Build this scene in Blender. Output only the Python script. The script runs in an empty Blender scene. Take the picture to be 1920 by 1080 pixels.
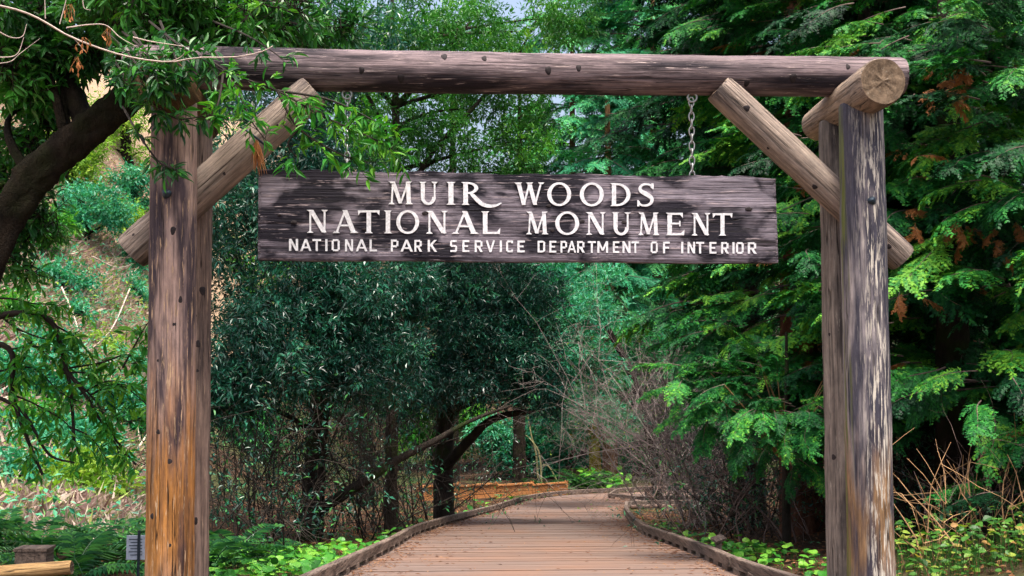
import bpy, math
import numpy as np
from mathutils import Vector, Matrix, Quaternion

# ------------------------------------------------------------------ camera
SC = bpy.context.scene
COL = SC.collection
F = 2190.0                                  # focal length in pixels of a 1920 wide frame
YAW = math.atan(120 / F); PITCH = math.atan(168 / F)
CAMPOS = np.array([0.0, 0.0, 1.6])
FW = np.array([math.sin(YAW) * math.cos(PITCH), math.cos(YAW) * math.cos(PITCH), math.sin(PITCH)])
RT = np.array([math.cos(YAW), -math.sin(YAW), 0.0])
UP = np.cross(RT, FW)
cam = bpy.data.cameras.new('camera'); camo = bpy.data.objects.new('camera', cam); COL.objects.link(camo)
cam.sensor_width = 36.0; cam.lens = 36.0 * F / 1920; cam.clip_start = 0.05; cam.clip_end = 600
camo.location = CAMPOS
camo.rotation_euler = Matrix((RT, UP, -FW)).transposed().to_euler()
SC.camera = camo
# ------------------------------------------------------------------ light
SUN_EL, SUN_AZ = math.radians(74), math.radians(165)     # azimuth from +Y towards +X: behind the camera
world = bpy.data.worlds.new('World'); SC.world = world; world.use_nodes = True
wn = world.node_tree; bg = wn.nodes['Background']
sky = wn.nodes.new('ShaderNodeTexSky'); sky.sky_type = 'NISHITA'; sky.sun_disc = False
sky.sun_elevation = SUN_EL; sky.sun_rotation = SUN_AZ
sky.air_density = 1.0; sky.dust_density = 9.0; sky.ozone_density = 1.0
wn.links.new(sky.outputs[0], bg.inputs[0]); bg.inputs[1].default_value = 0.15
sun = bpy.data.lights.new('sun', 'SUN'); suno = bpy.data.objects.new('sun', sun); COL.objects.link(suno)
sun.energy = 1.5; sun.angle = math.radians(10); sun.color = (1.0, 0.96, 0.9)
sd = Vector((math.sin(SUN_AZ) * math.cos(SUN_EL), math.cos(SUN_AZ) * math.cos(SUN_EL), math.sin(SUN_EL)))
suno.rotation_euler = sd.to_track_quat('Z', 'Y').to_euler(); suno.location = (0, -5, 20)
SC.view_settings.view_transform = 'Standard'; SC.view_settings.look = 'None'
SC.view_settings.exposure = 1.4; SC.view_settings.gamma = 1.0
SC.render.engine = 'CYCLES'
SC.cycles.max_bounces = 6; SC.cycles.diffuse_bounces = 2; SC.cycles.glossy_bounces = 2
SC.cycles.transmission_bounces = 3; SC.cycles.transparent_max_bounces = 4
# ------------------------------------------------------------------ helpers
def at(px, py, Y):
    """world point seen at photo pixel (px,py) on the plane y = Y"""
    d = FW + (px - 960) / F * RT - (py - 540) / F * UP
    t = (Y - CAMPOS[1]) / d[1]
    return CAMPOS + d * t

def nrm(v):
    v = np.asarray(v, float)
    return v / np.maximum(np.linalg.norm(v, axis=-1, keepdims=True), 1e-9)

def zpath(y):
    y = np.asarray(y, float)
    a = -0.08 * np.clip(y - 8, 0, 20)
    t = np.clip(y - 28, 0, 16)
    return a - 0.08 * (t - t * t / 32)

def terrain(x, y):
    x = np.asarray(x, float); y = np.asarray(y, float)
    dl = np.maximum(0, -x - 2.6)
    hill = 0.7 * dl * np.clip((y - 10) / 18, 0, 2.5)
    hill = np.where(hill > 14, 14 + (hill - 14) * 0.25, hill)
    pc = np.interp(y, [8, 20, 28, 33, 38, 42], [.6, 1.5, 2.7, 3.8, 6.5, 9.0])
    spur = np.clip((y - 30.5) / 1.0, 0, 1) * np.clip((38 - y) / 1.5, 0, 1) * (x < 10)
    rb = (0.10 * np.maximum(0, x - np.maximum(3.2, pc + 2.2)) + 0.35 * np.maximum(0, x - 10)) * (1 - spur)
    back = 0.16 * np.maximum(0, y - 50)
    bump = 0.05 * np.sin(x * 1.7 + y * 0.6) + 0.04 * np.sin(y * 1.9 - x * 0.8)
    bump = bump * np.clip((np.abs(x - pc) - 2.2) / 1.5, 0, 1) * (1 - spur)
    return zpath(y) - 0.09 + hill + np.minimum(rb, 12) + back + bump

def ground_at(px, py, y0=6.0, y1=90.0, f=zpath):
    ys = np.linspace(y0, y1, 1500)
    for Y in ys:
        p = at(px, py, Y)
        if p[2] <= (f(Y) if f is zpath else f(p[0], Y)):
            return p
    return at(px, py, y1)

def tag(o, label=None, cat=None, group=None, kind=None):
    if label: o['label'] = label
    if cat: o['category'] = cat
    if group: o['group'] = group
    if kind: o['kind'] = kind
    return o

def empty(name, loc, label=None, cat=None, group=None):
    o = bpy.data.objects.new(name, None); COL.objects.link(o)
    o.location = tuple(float(v) for v in loc); o.empty_display_size = 0.2
    return tag(o, label, cat, group)

def wloc(o):
    l = Vector(o.location)
    while o.parent: o = o.parent; l += Vector(o.location)
    return l

def link(name, me, parent=None, loc=(0, 0, 0), rot=None):
    """link a mesh; loc is in world space, parents are never rotated"""
    o = bpy.data.objects.new(name, me); COL.objects.link(o)
    l = Vector([float(v) for v in loc])
    if parent is not None:
        o.parent = parent
        l = l - wloc(parent)
    o.location = l
    if rot is not None: o.rotation_mode = 'QUATERNION'; o.rotation_quaternion = rot
    return o

class MB:
    """collects vertices and faces (numpy) and makes one mesh"""
    def __init__(s):
        s.v = []; s.f = {3: [], 4: []}; s.m = {3: [], 4: []}; s.r = []; s.n = 0
    def add(s, v, f, rnd=0.5, mi=0):
        v = np.asarray(v, float).reshape(-1, 3); f = np.asarray(f, int)
        if len(f) == 0: return
        k = f.shape[1]
        s.v.append(v); s.f[k].append(f + s.n); s.m[k].append(np.full(len(f), mi, int))
        s.r.append(np.broadcast_to(np.asarray(rnd, float), (len(v),))); s.n += len(v)
    def ngon(s, pts, f, rnd=0.5):
        s.add(pts, f, rnd)
    def tube(s, pts, rad, seg=6, rnd=0.5, cap=True, mi=0, lump=0.0, rng=None):
        pts = np.asarray(pts, float); n = len(pts)
        rad = np.broadcast_to(np.asarray(rad, float), (n,))
        t = np.gradient(pts, axis=0); t = nrm(t)
        ref = np.array([0.0, 0.0, 1.0]) if abs(t[0][2]) < 0.9 else np.array([1.0, 0, 0])
        u = nrm(np.cross(t[0], ref)); us = []
        for i in range(n):
            u = nrm(u - t[i] * np.dot(u, t[i])); us.append(u)
        us = np.array(us); ws = np.cross(t, us)
        a = np.arange(seg) * 2 * math.pi / seg
        rr = np.repeat(rad[:, None], seg, 1)
        if lump and rng is not None:
            rr = rr * (1 + lump * rng.standard_normal((n, seg)) * 0.5 + lump * np.sin(a * 3 + rng.random() * 6)[None])
        v = pts[:, None, :] + rr[..., None] * (np.cos(a)[None, :, None] * us[:, None, :] + np.sin(a)[None, :, None] * ws[:, None, :])
        i, j = np.meshgrid(np.arange(n - 1), np.arange(seg), indexing='ij'); j2 = (j + 1) % seg
        q = np.stack([i * seg + j, i * seg + j2, (i + 1) * seg + j2, (i + 1) * seg + j], -1).reshape(-1, 4)
        s.add(v.reshape(-1, 3), q, rnd, mi)
        if cap:
            c = np.concatenate([v[-1], pts[-1:]]); ff = [(k, (k + 1) % seg, seg) for k in range(seg)]
            s.add(c, ff, rnd, mi)
            c = np.concatenate([v[0], pts[:1]]); ff = [((k + 1) % seg, k, seg) for k in range(seg)]
            s.add(c, ff, rnd, mi)
    def box(s, c, h, rnd=0.5, M=None, mi=0):
        c = np.asarray(c, float)
        k = np.array([[x, y, z] for x in (-1, 1) for y in (-1, 1) for z in (-1, 1)], float) * np.asarray(h, float)
        if M is not None: k = k @ np.asarray(M, float).T
        s.add(k + c, [(0, 1, 3, 2), (4, 6, 7, 5), (0, 4, 5, 1), (2, 3, 7, 6), (0, 2, 6, 4), (1, 5, 7, 3)], rnd, mi)
    def mesh(s, name, mats, smooth=False, origin=None):
        me = bpy.data.meshes.new(name)
        v = np.concatenate(s.v) if s.v else np.zeros((0, 3))
        if origin is not None: v = v - np.asarray(origin, float)
        t = np.concatenate(s.f[3]) if s.f[3] else np.zeros((0, 3), int)
        q = np.concatenate(s.f[4]) if s.f[4] else np.zeros((0, 4), int)
        mi = np.concatenate([np.zeros(0, int)] + s.m[3] + s.m[4])
        me.vertices.add(len(v)); me.vertices.foreach_set('co', v.astype(np.float32).ravel())
        lo = np.concatenate([t.ravel(), q.ravel()]); me.loops.add(len(lo)); me.loops.foreach_set('vertex_index', lo.astype(np.int32))
        st = np.concatenate([np.arange(len(t)) * 3, len(t) * 3 + np.arange(len(q)) * 4])
        me.polygons.add(len(st)); me.polygons.foreach_set('loop_start', st.astype(np.int32))
        me.polygons.foreach_set('material_index', mi.astype(np.int32))
        me.polygons.foreach_set('use_smooth', np.full(len(st), smooth))
        if not isinstance(mats, (list, tuple)): mats = [mats]
        for m in mats: me.materials.append(m)
        a = me.attributes.new('rnd', 'FLOAT', 'POINT')
        a.data.foreach_set('value', np.concatenate(s.r).astype(np.float32))
        me.update(calc_edges=True); me.validate()
        return me
    def build(s, name, mats, parent=None, smooth=False, origin=None):
        if origin is None:
            origin = wloc(parent) if parent is not None else np.concatenate(s.v).mean(0)
        origin = np.array([float(x) for x in origin])
        return link(name, s.mesh(name, mats, smooth, origin), parent, origin)

def stamp(B, tv, tf, pos, X, Yv, Z, scale, rnd, mi=0):
    """copies of a template (tv,tf) with frames X,Y,Z (N,3) and scale (N,) or (N,3)"""
    N = len(pos)
    if N == 0: return
    scale = np.asarray(scale, float)
    if scale.ndim == 1: scale = np.repeat(scale[:, None], 3, 1)
    v = (pos[:, None, :] + tv[None, :, 0, None] * scale[:, 0, None, None] * X[:, None, :]
         + tv[None, :, 1, None] * scale[:, 1, None, None] * Yv[:, None, :]
         + tv[None, :, 2, None] * scale[:, 2, None, None] * Z[:, None, :])
    K = len(tv); tf = np.asarray(tf, int)
    f = (tf[None] + (np.arange(N) * K)[:, None, None]).reshape(-1, tf.shape[1])
    rnd = np.asarray(rnd, float)
    r = np.repeat(rnd, K) if rnd.ndim == 1 else rnd.reshape(-1)
    B.add(v.reshape(-1, 3), f, r, mi)

def frames(d, n):
    d = nrm(d); x = nrm(np.cross(d, n)); z = np.cross(x, d)
    return x, d, z

LEAF2 = (np.array([[0, 0, 0], [-.5, .42, .10], [.5, .42, .10], [0, 1, -.06]]), np.array([(0, 3, 1), (0, 2, 3)]))
LEAF8 = (np.array([[0, 0, 0], [-.36, .22, .07], [-.5, .48, .09], [-.3, .78, .03], [0, 1, -.10],
                   [.3, .78, .03], [.5, .48, .09], [.36, .22, .07], [0, .25, 0], [0, .5, 0], [0, .78, -.03]]),
         np.array([(0, 8, 1), (1, 8, 9), (1, 9, 2), (2, 9, 10), (2, 10, 3), (3, 10, 4),
                   (0, 7, 8), (7, 9, 8), (7, 6, 9), (6, 10, 9), (6, 5, 10), (5, 4, 10)]))
ROUND = (np.array([[0, 0, 0]] + [[.5 * math.sin(a), .5 - .5 * math.cos(a), .07 * math.cos(2 * a)] for a in np.linspace(.35, 2 * math.pi - .35, 9)] + [[0, .45, -.05]]),
         np.array([(0, 10, 1)] + [(i, 10, i + 1) for i in range(1, 9)] + [(9, 10, 0)]))

def unit_dirs(rng, n):
    return nrm(rng.standard_normal((n, 3)))

def clump_leaves(B, rng, c, rad, n, L=0.09, W=0.3, tpl=LEAF2, rlo=0.0, rhi=1.0, per=8, tw=0.2, droop=0.15, twigs=None, shell=0.45):
    """leaves in rosettes along short twigs filling an ellipsoid"""
    nt = max(1, int(n // per)); c = np.asarray(c, float); rad = np.asarray(rad, float)
    u = unit_dirs(rng, nt); r = rng.random(nt) ** shell
    p = c + u * r[:, None] * rad
    d = nrm(u * 0.8 + rng.standard_normal((nt, 3)) * 0.55 + np.array([0, 0, -droop]))
    base_r = np.clip(rlo + (rhi - rlo) * (0.25 + 0.5 * rng.random(nt)), 0, 1)
    if twigs is not None:
        for k in range(nt):
            twigs.tube(np.array([p[k] - d[k] * tw * .6, p[k] + d[k] * tw]), [0.006, 0.003], 3, cap=False)
    P = np.repeat(p, per, 0); D = np.repeat(d, per, 0); t = np.tile(np.linspace(0.1, 1, per), nt)
    P = P + D * (t * tw * (0.7 + 0.6 * rng.random(nt * per)))[:, None]
    q = rng.standard_normal((nt * per, 3)); q = nrm(q - D * np.sum(q * D, 1, keepdims=True))
    ld = nrm(D * (0.35 + 0.6 * t)[:, None] + q * 0.85 + np.array([0, 0, -droop]))
    nn = nrm(rng.standard_normal((nt * per, 3)) * 0.55 + np.array([0, -.15, 1.0]))
    X, Yv, Z = frames(ld, nn)
    s = L * np.repeat(rng.uniform(.7, 1.25, nt), per) * (0.6 + 0.65 * rng.random(nt * per))
    sc = np.stack([s * W, s, s], 1)
    rr = np.clip(np.repeat(base_r, per) + (rhi - rlo) * 0.3 * (rng.random(nt * per) - .5), 0, 1)
    stamp(B, tpl[0], tpl[1], P, X, Yv, Z, sc, rr)

def bez(p0, p1, bend, n=8):
    p0 = np.asarray(p0, float); p1 = np.asarray(p1, float); m = (p0 + p1) / 2 + np.asarray(bend, float)
    t = np.linspace(0, 1, n)[:, None]
    return (1 - t) ** 2 * p0 + 2 * t * (1 - t) * m + t * t * p1

def spline(pts, n=24):
    pts = np.asarray(pts, float); k = len(pts)
    P = np.concatenate([[2 * pts[0] - pts[1]], pts, [2 * pts[-1] - pts[-2]]])
    out = []
    for u in np.linspace(0, k - 1 - 1e-6, n):
        i = int(u); t = u - i; a, b, c, d = P[i], P[i + 1], P[i + 2], P[i + 3]
        out.append(0.5 * ((2 * b) + (-a + c) * t + (2 * a - 5 * b + 4 * c - d) * t * t + (-a + 3 * b - 3 * c + d) * t ** 3))
    return np.array(out)

# ------------------------------------------------------------------ materials
def newmat(name):
    m = bpy.data.materials.new(name); m.use_nodes = True
    nt = m.node_tree; nt.nodes.clear()
    return m, nt
class NT:
    def __init__(s, nt): s.nt = nt
    def n(s, t, **kw):
        nd = s.nt.nodes.new(t)
        for k, v in kw.items():
            if k.startswith('i_'):
                key = k[2:]; key = int(key) if key.isdigit() else key
                nd.inputs[key].default_value = v
            else: setattr(nd, k, v)
        return nd
    def l(s, a, b): s.nt.links.new(a, b)
    def noise(s, vec, scale, detail=4, rough=.6, dist=0.0):
        nd = s.n('ShaderNodeTexNoise'); nd.inputs['Scale'].default_value = scale; nd.inputs['Detail'].default_value = detail
        nd.inputs['Roughness'].default_value = rough; nd.inputs['Distortion'].default_value = dist
        if vec is not None: s.l(vec, nd.inputs['Vector'])
        return nd.outputs[0]
    def mapv(s, vec, scale=(1, 1, 1), loc=(0, 0, 0)):
        nd = s.n('ShaderNodeMapping'); nd.inputs['Scale'].default_value = scale; nd.inputs['Location'].default_value = loc
        s.l(vec, nd.inputs['Vector']); return nd.outputs[0]
    def ramp(s, fac, stops, interp='LINEAR'):
        nd = s.n('ShaderNodeValToRGB'); e = nd.color_ramp.elements; nd.color_ramp.interpolation = interp
        while len(e) < len(stops): e.new(0.5)
        for k, (p, c) in enumerate(stops):
            e[k].position = p; e[k].color = (c, c, c, 1) if isinstance(c, (int, float)) else tuple(c) + (1,)
        s.l(fac, nd.inputs[0]); return nd.outputs[0]
    def mix(s, fac, a, b, mode='MIX'):
        nd = s.n('ShaderNodeMix', data_type='RGBA', blend_type=mode)
        for sock, v in ((nd.inputs[0], fac), (nd.inputs[6], a), (nd.inputs[7], b)):
            if isinstance(v, (int, float)): sock.default_value = v
            elif isinstance(v, tuple): sock.default_value = v + (1,) if len(v) == 3 else v
            else: s.l(v, sock)
        return nd.outputs[2]
    def math(s, op, a, b=0.0):
        nd = s.n('ShaderNodeMath', operation=op)
        for sock, v in ((nd.inputs[0], a), (nd.inputs[1], b)):
            if isinstance(v, (int, float)): sock.default_value = v
            else: s.l(v, sock)
        return nd.outputs[0]
    def out(s, color, rough=.8, bump=None, bstr=.4, bdist=.01, spec=.3):
        b = s.n('ShaderNodeBsdfPrincipled'); o = s.n('ShaderNodeOutputMaterial')
        if isinstance(color, tuple): b.inputs['Base Color'].default_value = color + (1,)
        else: s.l(color, b.inputs['Base Color'])
        if isinstance(rough, (int, float)): b.inputs['Roughness'].default_value = rough
        else: s.l(rough, b.inputs['Roughness'])
        b.inputs['Specular IOR Level'].default_value = spec
        if bump is not None:
            bn = s.n('ShaderNodeBump'); bn.inputs['Strength'].default_value = bstr; bn.inputs['Distance'].default_value = bdist
            s.l(bump, bn.inputs['Height']); s.l(bn.outputs[0], b.inputs['Normal'])
        s.l(b.outputs[0], o.inputs[0]); return b

def leaf_mat(name, stops, rough=.4, trans=.3, spec=.5, tint=(1.0, 1.1, .4)):
    m, nt = newmat(name); N = NT(nt)
    a = N.n('ShaderNodeAttribute', attribute_name='rnd')
    c = N.ramp(a.outputs['Fac'], stops)
    b = N.n('ShaderNodeBsdfPrincipled'); N.l(c, b.inputs['Base Color'])
    b.inputs['Roughness'].default_value = rough; b.inputs['Specular IOR Level'].default_value = spec
    t = N.n('ShaderNodeBsdfTranslucent'); N.l(N.mix(1.0, c, tuple(tint), 'MULTIPLY'), t.inputs[0])
    mx = N.n('ShaderNodeMixShader'); mx.inputs[0].default_value = trans
    N.l(b.outputs[0], mx.inputs[1]); N.l(t.outputs[0], mx.inputs[2])
    o = N.n('ShaderNodeOutputMaterial'); N.l(mx.outputs[0], o.inputs[0])
    return m

def bark_mat(name, dark, light, moss=None, scale=6, amt=.5):
    m, nt = newmat(name); N = NT(nt); tc = N.n('ShaderNodeTexCoord').outputs['Object']
    n1 = N.noise(N.mapv(tc, (1, 1, .35)), scale, 6, .65, .4); n2 = N.noise(tc, 1.6, 3)
    c = N.ramp(n1, [(.3, dark), (.7, light)])
    if moss is not None: c = N.mix(N.ramp(n2, [(.62 - amt * .3, 0.0), (.75 - amt * .3, 1.0)]), c, moss)
    N.out(c, .95, N.math('ADD', n1, N.math('MULTIPLY', N.noise(tc, scale * 4, 4, .7), .4)), 1.0, .06, .12); return m

def flat_mat(name, col, rough=.6, metal=0, var=.15, scale=8):
    m, nt = newmat(name); N = NT(nt); tc = N.n('ShaderNodeTexCoord').outputs['Object']
    n1 = N.noise(tc, scale, 5)
    c = N.ramp(n1, [(.3, tuple(x * (1 - var) for x in col)), (.7, tuple(min(1, x * (1 + var)) for x in col))])
    b = N.out(c, rough, n1, .15, .004); b.inputs['Metallic'].default_value = metal
    return m

def wood_mat(name, c1, c2, c3, axis=2, stain=.5, flecks=None, fleck_amt=.5, warm=None, warm_z=None, moss=0, seed=0.0, fine=60, rough=.75, fleck_x=None, slo=.52, shi=.64, bsc=(4.5, .75)):
    """weathered wood, grain along the local axis; warm_z gives a stretch where the grey skin has worn off"""
    m, nt = newmat(name); N = NT(nt); tc0 = N.n('ShaderNodeTexCoord').outputs['Object']
    tc = N.mapv(tc0, (1, 1, 1), (seed, seed * 1.7, seed * .6))
    def sc(t, l): v = [t, t, t]; v[axis] = l; return tuple(v)
    g = N.noise(N.mapv(tc, sc(fine, 1.6)), 1.0, 5, .65, .3)
    g2 = N.noise(N.mapv(tc, sc(16, .9)), 1.0, 5, .6, .5)
    big = N.noise(N.mapv(tc, sc(*bsc)), 1.0, 4, .55, .4)
    c = N.mix(N.ramp(g2, [(.33, 0.0), (.66, 1.0)]), tuple(c1), tuple(c2))
    if warm is not None:
        z = N.n('ShaderNodeSeparateXYZ'); N.l(tc0, z.inputs[0])
        zz = N.math('ADD', z.outputs[axis], N.math('MULTIPLY', N.math('SUBTRACT', g2, .5), 1.1))
        zz = N.math('ADD', zz, N.math('MULTIPLY', N.math('SUBTRACT', big, .5), .8))
        a, b, cc, d = warm_z
        mr = N.n('ShaderNodeMapRange'); N.l(zz, mr.inputs[0])
        mr.inputs[1].default_value = 0; mr.inputs[2].default_value = 3; 
        w = N.ramp(mr.outputs[0], [(a / 3, 0.0), (b / 3, 1.0), (cc / 3, 1.0), (d / 3, 0.0)])
        c = N.mix(w, c, N.mix(N.ramp(g2, [(.35, 0.0), (.65, 1.0)]), tuple(warm), tuple(x * .55 for x in warm)))
    c = N.mix(N.math('MULTIPLY', N.ramp(big, [(slo, 0.0), (shi, 1.0)]), stain), c, tuple(c3))
    if flecks is not None:
        fl = N.noise(N.mapv(tc, sc(60, 4.5), (3, 5, 7)), 1.0, 5, .68, .2)
        fm = N.ramp(fl, [(.60 - .12 * fleck_amt, 0.0), (.66 - .12 * fleck_amt, 1.0)])
        if fleck_x is not None:
            z2 = N.n('ShaderNodeSeparateXYZ'); N.l(tc0, z2.inputs[0])
            fm = N.math('MULTIPLY', fm, N.ramp(N.math('ADD', N.math('ADD', z2.outputs[0], .5), N.math('MULTIPLY', N.math('SUBTRACT', big, .5), .25)), [(.5 + fleck_x - .1, 0.05), (.5 + fleck_x, 1.0), (.5 + fleck_x + .08, 1.0), (.5 + fleck_x + .16, 0.15)]))
        c = N.mix(fm, c, tuple(flecks))
    c = N.mix(N.ramp(g, [(.34, .7), (.49, 0.0)]), c, tuple(x * .5 for x in c3))
    ck = N.noise(N.mapv(tc, sc(26, .55), (9, 2, 4)), 1.0, 2, .5, .15)
    ckm = N.ramp(ck, [(.485, 0.0), (.497, 1.0), (.503, 1.0), (.515, 0.0)])
    ckm = N.math('MULTIPLY', ckm, N.ramp(N.noise(N.mapv(tc, sc(7, 1.3)), 1.0, 2), [(.48, 0.0), (.58, 1.0)]))
    c = N.mix(N.math('MULTIPLY', ckm, .85), c, (.012, .010, .011))
    mot = N.noise(N.mapv(tc, sc(30, 9)), 1.0, 4, .7)
    c = N.mix(.5, c, N.ramp(mot, [(.3, (.28, .28, .3)), (.7, (.85, .82, .8))]), 'OVERLAY')
    if moss:
        z3 = N.n('ShaderNodeSeparateXYZ'); N.l(tc0, z3.inputs[0])
        mm = N.math('ADD', N.math('MULTIPLY', z3.outputs[0], -1), N.math('MULTIPLY', N.math('SUBTRACT', g2, .5), .12))
        c = N.mix(N.ramp(mm, [(.150, 0.0), (.166, moss)]), c, (.13, .15, .03))
    h = N.math('SUBTRACT', N.math('ADD', g, N.math('MULTIPLY', g2, .8)), N.math('MULTIPLY', ckm, 1.2))
    N.out(c, rough, h, .9, .016, .2)
    return m

M = {}
M['bay'] = leaf_mat('bay_leaf', [(0, (.004, .030, .009)), (.5, (.013, .09, .020)), (.8, (.05, .23, .025)), (1, (.19, .38, .025))], .36, .28, .4)
M['bay_dark'] = leaf_mat('bay_leaf_bluish', [(0, (.002, .018, .014)), (.45, (.007, .06, .042)), (.75, (.022, .15, .085)), (1, (.07, .27, .05))], .3, .18, .5)
M['bay_bright'] = leaf_mat('bay_leaf_light', [(0, (.012, .085, .012)), (.5, (.04, .24, .028)), (1, (.22, .46, .025))], .4, .35, .3)
M['teal'] = leaf_mat('teal_leaf', [(0, (.010, .10, .06)), (.5, (.03, .27, .15)), (1, (.14, .48, .26))], .4, .32, .35)
M['olive'] = leaf_mat('olive_leaf', [(0, (.07, .17, .02)), (.5, (.18, .36, .04)), (1, (.42, .52, .07))], .5, .4, .25)
def needle_mat(name, stops, rough, trans, spec):
    """needle colour: the tone of the spray (object colour, red channel) plus a little per twig"""
    m = leaf_mat(name, stops, rough, trans, spec, (1, 1.05, .5)); N = NT(m.node_tree)
    at_ = [n for n in m.node_tree.nodes if n.type == 'ATTRIBUTE'][0]; rp = [n for n in m.node_tree.nodes if n.type == 'VALTORGB'][0]
    oi = N.n('ShaderNodeObjectInfo'); sp = N.n('ShaderNodeSeparateColor'); N.l(oi.outputs['Color'], sp.inputs[0])
    alive = N.math('LESS_THAN', sp.outputs[0], .955)
    v = N.math('ADD', sp.outputs[0], N.math('MULTIPLY', N.math('MULTIPLY', N.math('SUBTRACT', at_.outputs['Fac'], .5), .42), alive))
    v2 = N.math('MINIMUM', v, N.math('ADD', .952, N.math('MULTIPLY', N.math('SUBTRACT', 1.0, alive), .05)))
    N.l(v2, rp.inputs[0]); return m
M['redwood'] = needle_mat('redwood_needles', [(0, (.002, .022, .008)), (.4, (.007, .085, .022)), (.75, (.034, .24, .034)), (.955, (.16, .41, .035)), (.965, (.30, .11, .03)), (1, (.40, .17, .06))], .5, .15, .2)
M['redwood_far'] = leaf_mat('distant_green_leaf', [(0, (.005, .06, .022)), (.5, (.018, .19, .06)), (1, (.10, .42, .07))], .5, .28, .2)
M['conifer_far'] = needle_mat('distant_conifer_needles', [(0, (.010, .11, .055)), (.5, (.035, .29, .13)), (1, (.14, .50, .15))], .5, .3, .2)
M['fern'] = leaf_mat('fern_frond', [(0, (.006, .04, .015)), (.6, (.018, .11, .035)), (1, (.07, .22, .04))], .45, .22, .3)
M['lime'] = leaf_mat('fresh_green_leaf', [(0, (.015, .10, .012)), (.5, (.05, .25, .025)), (1, (.20, .45, .05))], .4, .32, .3)
M['bramble'] = leaf_mat('bramble_leaf', [(0, (.015, .08, .014)), (.55, (.07, .21, .025)), (.85, (.24, .32, .05)), (1, (.34, .18, .06))], .45, .33, .3)
M['dry_grass'] = leaf_mat('dry_grass_blade', [(0, (.30, .17, .16)), (.45, (.58, .45, .39)), (.8, (.74, .63, .51)), (.88, (.42, .46, .14)), (1, (.16, .34, .10))], .7, .2, .2, (1, 1, 1))
M['litter'] = leaf_mat('fallen_needles', [(0, (.08, .03, .015)), (.6, (.22, .09, .04)), (1, (.36, .2, .09))], .8, .05, .2, (1, 1, 1))
M['dead_spray'] = leaf_mat('dead_redwood_spray', [(0, (.30, .10, .03)), (1, (.50, .24, .09))], .7, .2, .2, (1, 1, 1))
M['bark_dark'] = bark_mat('bark_dark', (.008, .007, .006), (.045, .035, .028), (.02, .03, .008), 7, .4)
M['bark_bay'] = bark_mat('bark_bay', (.003, .0025, .002), (.030, .022, .015), (.014, .016, .006), 11, .3)
M['bark_red'] = bark_mat('bark_redwood', (.05, .02, .012), (.20, .095, .06), None, 5)
M['bark_far'] = bark_mat('bark_reddish', (.10, .05, .03), (.30, .17, .10), (.16, .13, .04), 4, .3)
M['bark_moss'] = bark_mat('bark_mossy', (.08, .06, .01), (.24, .18, .02), (.22, .20, .02), 5, .8)
M['twig_pale'] = flat_mat('pale_twig', (.42, .34, .29), .7, 0, .25, 20)
M['twig_brown'] = flat_mat('brown_twig', (.11, .075, .065), .8, 0, .4, 15)
M['twig_grey'] = flat_mat('grey_twig', (.22, .185, .17), .8, 0, .4, 15)
M['twig_tan'] = flat_mat('tan_stem', (.34, .20, .10), .8, 0, .35, 15)
M['twig_dark'] = flat_mat('dark_twig', (.022, .017, .013), .9, 0, .3, 15)
M['twig_moss'] = flat_mat('mossy_pale_branch', (.30, .30, .14), .8, 0, .3, 10)
M['iron'] = flat_mat('blackened_iron', (.03, .045, .06), .45, .6, .3, 60)
M['chain'] = flat_mat('galvanised_chain', (.33, .34, .33), .4, .8, .2, 80)
M['paint'] = flat_mat('white_letter_paint', (.60, .60, .62), .7, 0, .28, 55)
M['knot'] = flat_mat('dark_knot_wood', (.018, .013, .014), .8, 0, .5, 90)
M['endgrain'] = None
# gate timbers
A = dict(c1=(.27, .20, .185), c2=(.40, .30, .265), c3=(.055, .045, .06))
M['post_lf'] = wood_mat('post_wood_orange', (.22, .15, .125), (.39, .28, .24), (.03, .023, .034), stain=.9, slo=.49, shi=.59, flecks=(.45, .31, .19), fleck_amt=.15, warm=(.40, .18, .05), warm_z=(.2, .75, 1.3, 2.1), seed=1.3)
M['post_lr'] = wood_mat('post_wood_brown', (.15, .105, .085), (.27, .195, .155), (.03, .024, .026), stain=.8, flecks=(.34, .25, .17), fleck_amt=.05, seed=4.1)
M['post_rf'] = wood_mat('post_wood_bleached', (.19, .168, .18), (.33, .295, .285), (.03, .031, .05), stain=.9, slo=.49, shi=.59, flecks=(.52, .48, .41), fleck_amt=.7, warm=(.25, .15, .075), warm_z=(.2, .7, 1.1, 1.7), moss=.8, seed=2.2, fleck_x=.01)
M['post_rr'] = wood_mat('post_wood_grey', (.13, .11, .095), (.235, .20, .17), (.034, .03, .032), stain=.8, flecks=(.28, .25, .21), fleck_amt=.1, seed=6.3)
M['beam'] = wood_mat('beam_wood', (.10, .075, .08), (.225, .175, .18), (.013, .010, .015), stain=.95, slo=.47, shi=.6, flecks=(.36, .29, .27), fleck_amt=.0, seed=3.7)
M['brace'] = wood_mat('brace_wood', (.185, .145, .12), (.32, .262, .215), (.045, .036, .036), stain=.8, flecks=(.36, .29, .23), fleck_amt=.05, seed=5.5)
M['cross'] = wood_mat('cross_log_wood', (.18, .135, .10), (.31, .24, .18), (.045, .034, .03), stain=.7, flecks=(.36, .29, .23), fleck_amt=.1, seed=7.9)
M['cross_moss'] = wood_mat('cross_log_mossy_wood', (.045, .024, .010), (.10, .054, .016), (.018, .012, .008), stain=.8, seed=8.9)
M['board'] = wood_mat('sign_board_wood', (.09, .076, .092), (.22, .195, .228), (.006, .005, .011), axis=0, stain=.97, slo=.46, shi=.56, bsc=(5.0, 2.3), flecks=(.30, .25, .26), fleck_amt=.05, seed=2.9, fine=75)
M['kerb'] = wood_mat('kerb_timber', (.115, .085, .07), (.20, .155, .125), (.04, .03, .026), axis=1, stain=.5, seed=3.3, fine=40)
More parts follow.
